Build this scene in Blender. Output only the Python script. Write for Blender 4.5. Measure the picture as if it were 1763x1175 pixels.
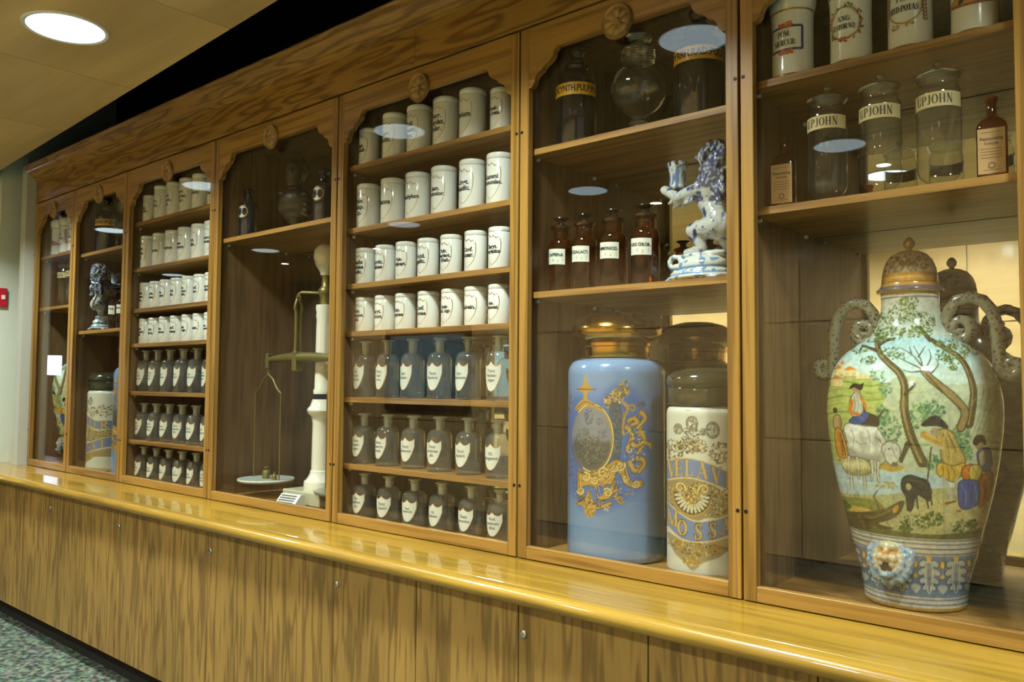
import bpy, bmesh, math, random
import numpy as np
from mathutils import Vector, Matrix, noise as mnoise

# ------------------------------------------------------------------ camera, world, exposure
S = bpy.context.scene
for o in list(bpy.data.objects):
    bpy.data.objects.remove(o)
COL = S.collection
PI = math.pi

YAW, PITCH, ROLL, FPX = 0.7152, 0.0507, 0.0074, 1426.9
CAM = Vector((0.848, -1.7752, 0.4861))
_f = Vector((-math.sin(YAW) * math.cos(PITCH), math.cos(YAW) * math.cos(PITCH), math.sin(PITCH)))
_r = Vector((math.cos(YAW), math.sin(YAW), 0))
_u = _r.cross(_f)
_r2 = math.cos(ROLL) * _r + math.sin(ROLL) * _u
_u2 = -math.sin(ROLL) * _r + math.cos(ROLL) * _u
cd = bpy.data.cameras.new('camera')
cd.sensor_width = 36.0
cd.lens = 36.0 * FPX / 1763.0
cd.clip_start = 0.05
cd.clip_end = 60
co = bpy.data.objects.new('camera', cd)
COL.objects.link(co)
co.matrix_world = Matrix(((_r2.x, _u2.x, -_f.x, CAM.x), (_r2.y, _u2.y, -_f.y, CAM.y),
                          (_r2.z, _u2.z, -_f.z, CAM.z), (0, 0, 0, 1)))
S.camera = co

W = bpy.data.worlds.new('world')
S.world = W
W.use_nodes = True
_bg = W.node_tree.nodes['Background']
_bg.inputs[0].default_value = (0.86, 0.93, 0.86, 1)
_bg.inputs[1].default_value = 0.5

S.view_settings.view_transform = 'Standard'
S.view_settings.look = 'None'
S.view_settings.exposure = -0.05
S.view_settings.gamma = 1.0
S.view_settings.use_curve_mapping = False
S.cycles.use_denoising = True
S.cycles.max_bounces = 10
S.cycles.diffuse_bounces = 4
S.cycles.glossy_bounces = 5
S.cycles.transmission_bounces = 4
S.cycles.transparent_max_bounces = 40
S.cycles.caustics_reflective = False
S.cycles.caustics_refractive = False
S.cycles.sample_clamp_indirect = 8.0

LAMP_POWER = 30.0
LENS_STRENGTH = 4.0
WASH_POWER = 150.0
LAMP_COLOR = (0.93, 1.0, 0.95)

# ------------------------------------------------------------------ node helpers / materials
def lin(c):
    return tuple(((v / 255.0) / 12.92 if v / 255.0 <= 0.04045 else ((v / 255.0 + 0.055) / 1.055) ** 2.4) for v in c)

def newmat(name):
    m = bpy.data.materials.new(name)
    m.use_nodes = True
    nt = m.node_tree
    for n in list(nt.nodes):
        nt.nodes.remove(n)
    out = nt.nodes.new('ShaderNodeOutputMaterial')
    return m, nt, out

def nd(nt, kind, **kw):
    n = nt.nodes.new('ShaderNode' + kind)
    for k, v in kw.items():
        if k.startswith('i_'):
            n.inputs[k[2:].replace('_', ' ')].default_value = v
        elif k[0] == 'i' and k[1:].isdigit():
            n.inputs[int(k[1:])].default_value = v
        else:
            setattr(n, k, v)
    return n

def principled(nt, out, color=None, rough=0.5, metal=0.0, spec=0.5, coat=0.0, coat_rough=0.08):
    p = nt.nodes.new('ShaderNodeBsdfPrincipled')
    if color is not None:
        p.inputs['Base Color'].default_value = (*color, 1)
    p.inputs['Roughness'].default_value = rough
    p.inputs['Metallic'].default_value = metal
    p.inputs['Specular IOR Level'].default_value = spec
    p.inputs['Coat Weight'].default_value = coat
    p.inputs['Coat Roughness'].default_value = coat_rough
    nt.links.new(p.outputs[0], out.inputs[0])
    return p

def flat(name, rgb, rough=0.5, metal=0.0, spec=0.5, coat=0.0, vary=0.06, vscale=12.0):
    """plain finish with a faint procedural mottling"""
    m, nt, out = newmat(name)
    p = principled(nt, out, None, rough, metal, spec, coat)
    c = lin(rgb)
    tc = nd(nt, 'TexCoord')
    nz = nd(nt, 'TexNoise', i_Scale=vscale, i_Detail=3.0)
    nt.links.new(tc.outputs['Object'], nz.inputs['Vector'])
    mx = nd(nt, 'Mix', data_type='RGBA')
    mx.inputs[6].default_value = (*[max(0, v * (1 - vary)) for v in c], 1)
    mx.inputs[7].default_value = (*[min(1, v * (1 + vary)) for v in c], 1)
    nt.links.new(nz.outputs['Fac'], mx.inputs[0])
    nt.links.new(mx.outputs[2], p.inputs['Base Color'])
    return m

def wood(name, axis, light, dark, rough=0.35, coat=0.0, along=1.6, across=14.0, bands=9.0, fine=0.45, contrast=0.7, coat_rough=0.08):
    """ring contours of a stretched noise (cathedral grain) plus fine pores"""
    m, nt, out = newmat(name)
    p = principled(nt, out, None, rough, 0, 0.4, coat, coat_rough)
    tc0 = nd(nt, 'TexCoord')
    oi = nd(nt, 'ObjectInfo')
    rn = nd(nt, 'Math', operation='MULTIPLY', i1=41.0)
    nt.links.new(oi.outputs['Random'], rn.inputs[0])
    off = nd(nt, 'VectorMath', operation='ADD')      # every board from another part of the log
    nt.links.new(tc0.outputs['Object'], off.inputs[0])
    nt.links.new(rn.outputs[0], off.inputs[1])
    def stretch(a, b):
        mp = nd(nt, 'Mapping')
        sc = [b, b, b]
        sc['XYZ'.index(axis)] = a
        mp.inputs['Scale'].default_value = sc
        nt.links.new(off.outputs[0], mp.inputs['Vector'])
        return mp
    m1 = stretch(along, across)
    n1 = nd(nt, 'TexNoise', i_Scale=1.0, i_Detail=1.5, i_Roughness=0.45)
    nt.links.new(m1.outputs[0], n1.inputs['Vector'])
    mu = nd(nt, 'Math', operation='MULTIPLY', i1=bands * 6.283)
    nt.links.new(n1.outputs['Fac'], mu.inputs[0])
    sn = nd(nt, 'Math', operation='SINE')
    nt.links.new(mu.outputs[0], sn.inputs[0])
    mr = nd(nt, 'MapRange', i1=-0.3, i2=1.0, i3=0.0, i4=1.0)
    nt.links.new(sn.outputs[0], mr.inputs[0])
    m2 = stretch(along * 4, across * 14)
    n2 = nd(nt, 'TexNoise', i_Scale=1.0, i_Detail=4.0, i_Roughness=0.65)
    nt.links.new(m2.outputs[0], n2.inputs['Vector'])
    mr2 = nd(nt, 'MapRange', i1=0.42, i2=0.68, i3=0.0, i4=1.0)
    nt.links.new(n2.outputs['Fac'], mr2.inputs[0])
    m3 = stretch(along * 0.5, across * 0.25)
    n3 = nd(nt, 'TexNoise', i_Scale=1.0, i_Detail=2.0)
    nt.links.new(m3.outputs[0], n3.inputs['Vector'])
    a = nd(nt, 'Math', operation='MULTIPLY', i1=contrast)
    nt.links.new(mr.outputs[0], a.inputs[0])
    # pores sit in the rings
    b = nd(nt, 'Math', operation='MULTIPLY', i1=fine)
    nt.links.new(mr2.outputs[0], b.inputs[0])
    s = nd(nt, 'Math', operation='ADD', use_clamp=True)
    nt.links.new(a.outputs[0], s.inputs[0])
    nt.links.new(b.outputs[0], s.inputs[1])
    mx = nd(nt, 'Mix', data_type='RGBA')
    mx.inputs[6].default_value = (*lin(light), 1)
    mx.inputs[7].default_value = (*lin(dark), 1)
    nt.links.new(s.outputs[0], mx.inputs[0])
    hsv = nd(nt, 'HueSaturation')
    mr3 = nd(nt, 'MapRange', i1=0.3, i2=0.7, i3=0.82, i4=1.15)
    nt.links.new(n3.outputs['Fac'], mr3.inputs[0])
    nt.links.new(mr3.outputs[0], hsv.inputs['Value'])
    nt.links.new(mx.outputs[2], hsv.inputs['Color'])
    nt.links.new(hsv.outputs[0], p.inputs['Base Color'])
    bp = nd(nt, 'Bump', i_Strength=0.08, i_Distance=0.002)
    nt.links.new(mr2.outputs[0], bp.inputs['Height'])
    nt.links.new(bp.outputs[0], p.inputs['Normal'])
    return m

def thin_glass(name, tint, edge, f0=0.04, rough=0.0, power=5.0, rim=3.0, haze=0.0, haze_col=(0.8, 0.8, 0.78)):
    """thin-walled glass: clear sheet that mirrors more at grazing angles"""
    m, nt, out = newmat(name)
    g = nd(nt, 'NewGeometry')
    dt = nd(nt, 'VectorMath', operation='DOT_PRODUCT')
    nt.links.new(g.outputs['Normal'], dt.inputs[0])
    nt.links.new(g.outputs['Incoming'], dt.inputs[1])
    ab = nd(nt, 'Math', operation='ABSOLUTE')
    nt.links.new(dt.outputs['Value'], ab.inputs[0])
    om = nd(nt, 'Math', operation='SUBTRACT', i0=1.0, use_clamp=True)
    nt.links.new(ab.outputs[0], om.inputs[1])
    pw = nd(nt, 'Math', operation='POWER', i1=power)
    nt.links.new(om.outputs[0], pw.inputs[0])
    fr = nd(nt, 'Math', operation='MULTIPLY_ADD', i1=1.0 - f0, i2=f0)
    nt.links.new(pw.outputs[0], fr.inputs[0])
    p2 = nd(nt, 'Math', operation='POWER', i1=rim)
    nt.links.new(om.outputs[0], p2.inputs[0])
    mx = nd(nt, 'Mix', data_type='RGBA')
    mx.inputs[6].default_value = (*tint, 1)
    mx.inputs[7].default_value = (*edge, 1)
    nt.links.new(p2.outputs[0], mx.inputs[0])
    tr = nd(nt, 'BsdfTransparent')
    nt.links.new(mx.outputs[2], tr.inputs[0])
    body = tr.outputs[0]
    if haze > 0:  # diffuse veil: real in ground glass, painted-in lightness on the other glass
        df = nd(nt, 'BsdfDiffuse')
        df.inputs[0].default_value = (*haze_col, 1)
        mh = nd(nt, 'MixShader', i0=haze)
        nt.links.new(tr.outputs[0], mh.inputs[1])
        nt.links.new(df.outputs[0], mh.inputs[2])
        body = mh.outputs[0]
    gl = nd(nt, 'BsdfGlossy')
    gl.inputs['Roughness'].default_value = rough
    ms = nd(nt, 'MixShader')
    nt.links.new(fr.outputs[0], ms.inputs[0])
    nt.links.new(body, ms.inputs[1])
    nt.links.new(gl.outputs[0], ms.inputs[2])
    nt.links.new(ms.outputs[0], out.inputs[0])
    return m

def painted(name, rough=0.18, coat=0.3):
    """glaze whose print is stored on the mesh as a colour attribute"""
    m, nt, out = newmat(name)
    p = principled(nt, out, None, rough, 0, 0.5, coat)
    at = nd(nt, 'Attribute', attribute_name='print')
    nt.links.new(at.outputs['Color'], p.inputs['Base Color'])
    return m

M = {}
# oak, by grain direction
OL, OD = (158, 122, 56), (110, 78, 32)
M['oak_x'] = wood('oak_along_x', 'X', OL, OD, 0.36, 0.2, 1.2, 30, 3.0, 0.4, 0.62)
M['oak_z'] = wood('oak_along_z', 'Z', OL, OD, 0.36, 0.2, 1.0, 40, 3.0, 0.4, 0.62)
M['oak_frieze'] = wood('oak_frieze', 'X', OL, OD, 0.4, 0.2, 2.6, 20, 5.0, 0.3, 0.8)
M['oak_top'] = wood('oak_worktop', 'X', (166, 133, 46), (124, 94, 32), 0.25, 0.6, 2.4, 34, 2.0, 0.25, 0.45, 0.05)
M['oak_base'] = wood('oak_base_doors', 'Z', (150, 120, 60), (92, 66, 30), 0.42, 0.1, 3.4, 38, 3.0, 0.2, 0.6)
M['oak_shelf'] = wood('oak_shelf', 'X', (170, 126, 66), (120, 82, 38), 0.45, 0.1, 1.5, 30, 3.0)
M['oak_side'] = wood('oak_side_panel', 'Z', (128, 98, 66), (92, 68, 42), 0.5, 0.05, 2.0, 30, 3.0, 0.4, 0.5)
M['oak_dark'] = wood('oak_rosette', 'Z', (158, 126, 64), (116, 90, 44), 0.4, 0.2, 6, 40, 2.0)
M['maple'] = wood('maple_ceiling', 'X', (206, 178, 122), (190, 160, 104), 0.5, 0.1, 1.0, 12, 2.0, 0.3, 0.4)
M['maple_wall'] = wood('maple_wall', 'X', (222, 194, 138), (206, 176, 118), 0.5, 0.1, 1.0, 12, 2.0, 0.3, 0.4)
M['black'] = flat('black_void', (10, 10, 12), 0.9, vary=0.2)
M['frame_and_gap_shade'] = flat('frame_and_gap_shade', (24, 16, 10), 0.9)  # dark brown of the picture frame, also painted shade behind the frieze gap
M['wall_white'] = flat('wall_paint_white', (206, 214, 198), 0.7, vary=0.02)
M['wall_grey'] = flat('wall_paint_grey', (176, 180, 168), 0.7, vary=0.02)
M['wall_dark'] = flat('wall_paint_dark', (92, 84, 74), 0.8, vary=0.05)
M['red'] = flat('alarm_red', (190, 26, 44), 0.4)
M['white_plastic'] = flat('white_plastic', (225, 228, 224), 0.4)
M['screw'] = flat('dark_screw', (34, 26, 18), 0.5, 0.5)
M['chrome'] = flat('chrome', (205, 205, 200), 0.15, 1.0, vary=0.03)
M['brass'] = flat('aged_brass', (132, 120, 72), 0.42, 0.6, vary=0.15, vscale=40)
M['gold'] = flat('polished_gold', (196, 150, 66), 0.16, 1.0, vary=0.12, vscale=18)
M['gold_line'] = flat('gold_line', (176, 138, 70), 0.3, 0.7, vary=0.2, vscale=60)
M['ink'] = flat('black_ink', (34, 34, 40), 0.5)
M['ink_soft'] = flat('grey_ink', (92, 92, 92), 0.6)
M['ink_brown'] = flat('brown_ink', (78, 70, 56), 0.6)
M['porcelain'] = flat('white_porcelain', (233, 234, 228), 0.16, 0, 0.5, 0.4, vary=0.03)
M['porcelain_w'] = flat('scale_porcelain', (234, 230, 216), 0.16, 0, 0.5, 0.4, vary=0.03)
M['paper'] = flat('white_label_paper', (222, 222, 208), 0.6, vary=0.04)
M['paper_cream'] = flat('cream_label_paper', (216, 198, 148), 0.6, vary=0.08)
M['paper_tan'] = flat('tan_label_paper', (190, 154, 104), 0.6, vary=0.12)
M['label_yellow'] = flat('yellow_label', (226, 172, 48), 0.4, 0, 0.5, 0.3, vary=0.08)
M['orange_line'] = flat('orange_line', (196, 132, 70), 0.5)
M['black_glass'] = flat('black_glass', (16, 16, 22), 0.06, 0, 0.5, 0.2)
M['cobalt_glass'] = flat('cobalt_glass', (20, 22, 50), 0.05, 0, 0.6, 0.5)
M['green_lid'] = flat('dark_green_glaze', (52, 50, 34), 0.15, 0, 0.5, 0.4, vary=0.15)
M['bronze'] = flat('dark_bronze', (62, 54, 42), 0.38, 0.35, vary=0.3, vscale=50)
M['marble'] = flat('grey_marble', (196, 192, 164), 0.25, 0, 0.5, 0.2, vary=0.12, vscale=25)
M['pan'] = flat('white_scale_pan', (214, 222, 214), 0.2, 0, 0.5, 0.3, vary=0.03)
M['steel_pan'] = flat('steel_scale_pan', (160, 166, 156), 0.3, 0.6, vary=0.05)
M['blue_frame'] = flat('blue_print', (62, 70, 132), 0.3)
M['orange_print'] = flat('orange_print', (196, 98, 46), 0.4, vary=0.3, vscale=160)
M['green_print'] = flat('green_print', (58, 104, 74), 0.4, vary=0.3, vscale=160)
M['red_print'] = flat('dusky_rose_print', (150, 96, 80), 0.4, vary=0.3, vscale=160)
M['gold_print'] = flat('gold_print', (186, 148, 84), 0.35, 0.2, vary=0.3, vscale=120)
M['print'] = painted('painted_glaze')
M['print_matte'] = painted('painted_glaze_soft', 0.28, 0.15)
M['pane'] = thin_glass('window_pane', (0.97, 0.985, 0.97), (0.9, 0.95, 0.92), 0.036)
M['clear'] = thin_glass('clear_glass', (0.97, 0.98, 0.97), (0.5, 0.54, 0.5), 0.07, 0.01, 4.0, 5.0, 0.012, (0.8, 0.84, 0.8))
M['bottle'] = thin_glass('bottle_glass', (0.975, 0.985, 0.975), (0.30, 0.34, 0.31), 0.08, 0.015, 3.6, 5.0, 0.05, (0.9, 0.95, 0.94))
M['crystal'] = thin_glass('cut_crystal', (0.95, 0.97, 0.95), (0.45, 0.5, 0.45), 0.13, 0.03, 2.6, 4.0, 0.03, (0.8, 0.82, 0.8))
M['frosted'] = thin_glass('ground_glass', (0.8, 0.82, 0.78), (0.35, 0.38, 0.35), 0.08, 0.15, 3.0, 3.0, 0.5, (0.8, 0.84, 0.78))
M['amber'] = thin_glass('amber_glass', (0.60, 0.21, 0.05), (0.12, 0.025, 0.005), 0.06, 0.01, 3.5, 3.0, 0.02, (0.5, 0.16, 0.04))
M['amber_dark'] = flat('amber_black_stopper', (30, 22, 20), 0.12, 0, 0.5, 0.4)

def mirror_mat():
    m, nt, out = newmat('silvered_mirror')
    g = nd(nt, 'BsdfGlossy')
    g.inputs[0].default_value = (0.74, 0.76, 0.72, 1)
    g.inputs['Roughness'].default_value = 0.0
    nt.links.new(g.outputs[0], out.inputs[0])
    return m
M['mirror'] = mirror_mat()

def emit(name, rgb, s):
    m, nt, out = newmat(name)
    e = nd(nt, 'Emission')
    e.inputs[0].default_value = (*rgb, 1)
    e.inputs[1].default_value = s
    nt.links.new(e.outputs[0], out.inputs[0])
    return m
M['lens'] = emit('lamp_lens', (0.80, 0.95, 1.0), LENS_STRENGTH)
M['warm_lens'] = emit('warm_lamp_lens', (1.0, 0.9, 0.74), 110.0)
M['screen'] = emit('lit_screen', (0.62, 0.72, 1.0), 14.0)

def carpet():
    m, nt, out = newmat('speckled_carpet')
    p = principled(nt, out, None, 0.95, 0, 0.2)
    tc = nd(nt, 'TexCoord')
    v = nd(nt, 'TexVoronoi', i_Scale=70.0)
    nt.links.new(tc.outputs['Object'], v.inputs['Vector'])
    n = nd(nt, 'TexNoise', i_Scale=45.0, i_Detail=4.0)
    nt.links.new(tc.outputs['Object'], n.inputs['Vector'])
    r = nd(nt, 'ValToRGB')
    r.color_ramp.elements[0].position = 0.38
    r.color_ramp.elements[0].color = (*lin((46, 54, 48)), 1)
    r.color_ramp.elements[1].position = 0.66
    r.color_ramp.elements[1].color = (*lin((126, 140, 122)), 1)
    nt.links.new(n.outputs['Fac'], r.inputs[0])
    mx = nd(nt, 'Mix', data_type='RGBA', blend_type='MULTIPLY')
    mx.inputs[0].default_value = 0.45
    nt.links.new(r.outputs[0], mx.inputs[6])
    nt.links.new(v.outputs['Color'], mx.inputs[7])
    nt.links.new(mx.outputs[2], p.inputs['Base Color'])
    return m
M['carpet'] = carpet()

def spotted():
    m, nt, out = newmat('snake_handle_glaze')
    p = principled(nt, out, None, 0.2, 0, 0.5, 0.3)
    tc = nd(nt, 'TexCoord')
    v = nd(nt, 'TexVoronoi', i_Scale=120.0)
    nt.links.new(tc.outputs['Object'], v.inputs['Vector'])
    r = nd(nt, 'ValToRGB')
    r.color_ramp.elements[0].position = 0.26
    r.color_ramp.elements[0].color = (*lin((52, 54, 60)), 1)
    r.color_ramp.elements[1].position = 0.42
    r.color_ramp.elements[1].color = (*lin((122, 122, 100)), 1)
    nt.links.new(v.outputs['Distance'], r.inputs[0])
    nt.links.new(r.outputs[0], p.inputs['Base Color'])
    return m
M['snake'] = spotted()

# ------------------------------------------------------------------ object helpers
def tag(o, label=None, cat=None, group=None, kind=None):
    if label: o['label'] = label
    if cat: o['category'] = cat
    if group: o['group'] = group
    if kind: o['kind'] = kind
    return o

def thing(name, label, cat, loc=(0, 0, 0), rotz=0.0, group=None, scale=None):
    o = bpy.data.objects.new(name, None)
    o.empty_display_size = 0.05
    COL.objects.link(o)
    o.location = loc
    o.rotation_euler = (0, 0, rotz)
    if scale: o.scale = scale
    return tag(o, label, cat, group)

def link(name, me, parent=None, loc=(0, 0, 0), rot=None, label=None):
    o = bpy.data.objects.new(name, me)
    COL.objects.link(o)
    o.location = loc
    if rot: o.rotation_euler = rot
    if parent is not None: o.parent = parent
    if label: o['label'] = label
    return o

def mk(verts, faces, mat, smooth=None, name='mesh'):
    """smooth: None flat, else sharp angle in degrees"""
    me = bpy.data.meshes.new(name)
    me.from_pydata([tuple(v) for v in verts], [], [tuple(f) for f in faces])
    me.validate()
    if mat is not None:
        me.materials.append(M[mat] if isinstance(mat, str) else mat)
    if smooth is not None:
        me.polygons.foreach_set('use_smooth', [True] * len(me.polygons))
        if smooth < 180:
            me.set_sharp_from_angle(angle=math.radians(smooth))
    me.update()
    return me

def bm_to(bm, mat, smooth=None, name='mesh'):
    me = bpy.data.meshes.new(name)
    bmesh.ops.recalc_face_normals(bm, faces=bm.faces)
    bm.to_mesh(me)
    bm.free()
    me.materials.append(M[mat])
    if smooth is not None:
        me.polygons.foreach_set('use_smooth', [True] * len(me.polygons))
        if smooth < 180:
            me.set_sharp_from_angle(angle=math.radians(smooth))
    return me

def box(x0, x1, y0, y1, z0, z1, mat, bevel=0.0):
    bm = bmesh.new()
    vs = [bm.verts.new((x, y, z)) for x in (x0, x1) for y in (y0, y1) for z in (z0, z1)]
    for f in ((0, 1, 3, 2), (4, 6, 7, 5), (0, 4, 5, 1), (2, 3, 7, 6), (0, 2, 6, 4), (1, 5, 7, 3)):
        bm.faces.new([vs[i] for i in f])
    if bevel > 0:
        bmesh.ops.bevel(bm, geom=list(bm.edges), offset=bevel, segments=1, affect='EDGES', profile=0.5)
    return bm_to(bm, mat)

def lathe_vf(prof, n=32, a0=0.0):
    vs, fs, rings = [], [], []
    for r, z in prof:
        if r < 1e-6:
            rings.append([len(vs)]); vs.append((0, 0, z))
        else:
            k = len(vs); rings.append(list(range(k, k + n)))
            vs += [(r * math.cos(a0 + 2 * PI * i / n), r * math.sin(a0 + 2 * PI * i / n), z) for i in range(n)]
    for a, b in zip(rings, rings[1:]):
        if len(a) == 1 and len(b) == 1: continue
        for i in range(n):
            j = (i + 1) % n
            if len(a) == 1: fs.append((a[0], b[j], b[i]))
            elif len(b) == 1: fs.append((a[i], a[j], b[0]))
            else: fs.append((a[i], a[j], b[j], b[i]))
    return vs, fs

def lathe(prof, mat, n=32, smooth=50):
    # prof runs from the bottom axis outward and up
    v, f = lathe_vf(prof, n)
    return mk(v, f, mat, smooth)

def rnd(p, r0, z0, r1, z1, k=5, bulge='out'):
    """quarter-round between two profile points"""
    out = []
    for i in range(1, k + 1):
        t = i / k * PI / 2
        if bulge == 'out':
            out.append((r0 + (r1 - r0) * (1 - math.cos(t)), z0 + (z1 - z0) * math.sin(t)))
        else:
            out.append((r0 + (r1 - r0) * math.sin(t), z0 + (z1 - z0) * (1 - math.cos(t))))
    return p + out

def tube_vf(path, rad, n=10, caps=True):
    path = [Vector(p) for p in path]
    m = len(path)
    rads = rad if isinstance(rad, (list, tuple)) else [rad] * m
    vs, fs = [], []
    tprev = None
    nrm = None
    for i, p in enumerate(path):
        t = (path[min(i + 1, m - 1)] - path[max(i - 1, 0)]).normalized()
        if nrm is None:
            up = Vector((0, 0, 1)) if abs(t.z) < 0.9 else Vector((0, 1, 0))
            nrm = t.cross(up).normalized()
        else:
            nrm = (nrm - t * nrm.dot(t)).normalized()
        bn = t.cross(nrm)
        for k in range(n):
            a = 2 * PI * k / n
            vs.append(p + (nrm * math.cos(a) + bn * math.sin(a)) * rads[i])
    for i in range(m - 1):
        for k in range(n):
            j = (k + 1) % n
            fs.append((i * n + k, i * n + j, (i + 1) * n + j, (i + 1) * n + k))
    if caps:
        fs.append(tuple(reversed(range(n))))
        fs.append(tuple(range((m - 1) * n, m * n)))
    return vs, fs

def tube(path, rad, mat, n=10):
    v, f = tube_vf(path, rad, n)
    return mk(v, f, mat, 60)

def join(parts):
    vs, fs = [], []
    for v, f in parts:
        k = len(vs); vs += list(v); fs += [tuple(i + k for i in q) for q in f]
    return vs, fs

def extrude_xz(pts, y0, y1, mat, smooth=None):
    bm = bmesh.new()
    a = [bm.verts.new((x, y0, z)) for x, z in pts]
    b = [bm.verts.new((x, y1, z)) for x, z in pts]
    bm.faces.new(a)
    bm.faces.new(list(reversed(b)))
    n = len(pts)
    for i in range(n):
        j = (i + 1) % n
        bm.faces.new((a[i], b[i], b[j], a[j]))
    bm.normal_update()
    bmesh.ops.triangulate(bm, faces=[f for f in bm.faces if len(f.verts) > 4], ngon_method='EAR_CLIP')
    return bm_to(bm, mat, smooth)

def extrude_yz(pts, x0, x1, mat, smooth=None):
    bm = bmesh.new()
    a = [bm.verts.new((x0, y, z)) for y, z in pts]
    b = [bm.verts.new((x1, y, z)) for y, z in pts]
    bm.faces.new(a)
    bm.faces.new(list(reversed(b)))
    n = len(pts)
    for i in range(n):
        j = (i + 1) % n
        bm.faces.new((a[i], b[i], b[j], a[j]))
    bm.normal_update()
    bmesh.ops.triangulate(bm, faces=[f for f in bm.faces if len(f.verts) > 4], ngon_method='EAR_CLIP')
    return bm_to(bm, mat, smooth)

def catmull(pts, k=6, closed=False):
    P = [np.array(p, float) for p in pts]
    n = len(P)
    out = []
    rng = range(n) if closed else range(n - 1)
    for i in rng:
        if closed:
            p0, p1, p2, p3 = P[(i - 1) % n], P[i], P[(i + 1) % n], P[(i + 2) % n]
        else:
            p0, p1, p2, p3 = P[max(i - 1, 0)], P[i], P[i + 1], P[min(i + 2, n - 1)]
        for j in range(k):
            t = j / k
            out.append(0.5 * ((2 * p1) + (-p0 + p2) * t + (2 * p0 - 5 * p1 + 4 * p2 - p3) * t * t + (-p0 + 3 * p1 - 3 * p2 + p3) * t ** 3))
    if not closed: out.append(P[-1])
    return out

# --- flat print wrapped on a round wall: (u along the wall, v up); u = 0 faces the room (-Y)
def wrap(pts2, R, phi=0.0, lift=0.0004):
    r = R + lift
    return [(r * math.sin(phi + u / R), -r * math.cos(phi + u / R), v) for u, v in pts2]

def wrap_vf(vf, R, phi=0.0, lift=0.0004):
    return wrap(vf[0], R, phi, lift), vf[1]

def strip_vf(us, lo, hi, rows=4):
    """sheet between two outlines lo(u), hi(u)"""
    vs, fs = [], []
    for u in us:
        a, b = lo(u), hi(u)
        vs += [(u, a + (b - a) * k / rows) for k in range(rows + 1)]
    c = rows + 1
    for i in range(len(us) - 1):
        for k in range(rows):
            fs.append((i * c + k, (i + 1) * c + k, (i + 1) * c + k + 1, i * c + k + 1))
    return vs, fs

def ribbon_vf(pts, widths):
    P = [np.array(p, float) for p in pts]
    n = len(P)
    vs, fs = [], []
    for i in range(n):
        d = P[min(i + 1, n - 1)] - P[max(i - 1, 0)]
        d = d / (np.linalg.norm(d) + 1e-9)
        nn = np.array([-d[1], d[0]])
        w = widths[i] if isinstance(widths, (list, tuple)) else widths
        vs += [tuple(P[i] + nn * w / 2), tuple(P[i] - nn * w / 2)]
    for i in range(n - 1):
        fs.append((2 * i + 1, 2 * i + 3, 2 * i + 2, 2 * i))
    return vs, fs

# --- built-in font for the small lettering
_tc = {}
def text_vf(lines, size, bold=0.0, leading=1.05, xs=1.0):
    key = (lines, size, bold, leading, xs)
    if key in _tc: return _tc[key]
    cu = bpy.data.curves.new('lettering', 'FONT')
    cu.body = lines
    cu.size = size
    cu.align_x = 'CENTER'
    cu.align_y = 'CENTER'
    cu.space_line = leading
    cu.resolution_u = 2
    cu.offset = bold
    ob = bpy.data.objects.new('lettering_tmp', cu)
    COL.objects.link(ob)
    dg = bpy.context.evaluated_depsgraph_get()
    me = bpy.data.meshes.new_from_object(ob.evaluated_get(dg))
    vs = [(v.co.x * xs, v.co.y) for v in me.vertices]
    fs = [tuple(p.vertices) for p in me.polygons]
    bpy.data.objects.remove(ob)
    bpy.data.curves.remove(cu)
    bpy.data.meshes.remove(me)
    _tc[key] = (vs, fs)
    return _tc[key]

def shift(vf, du, dv):
    return [(u + du, v + dv) for u, v in vf[0]], vf[1]

def bend(vf, amount):
    """arch a print line: v falls off with u squared"""
    return [(u, v - amount * u * u) for u, v in vf[0]], vf[1]

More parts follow.
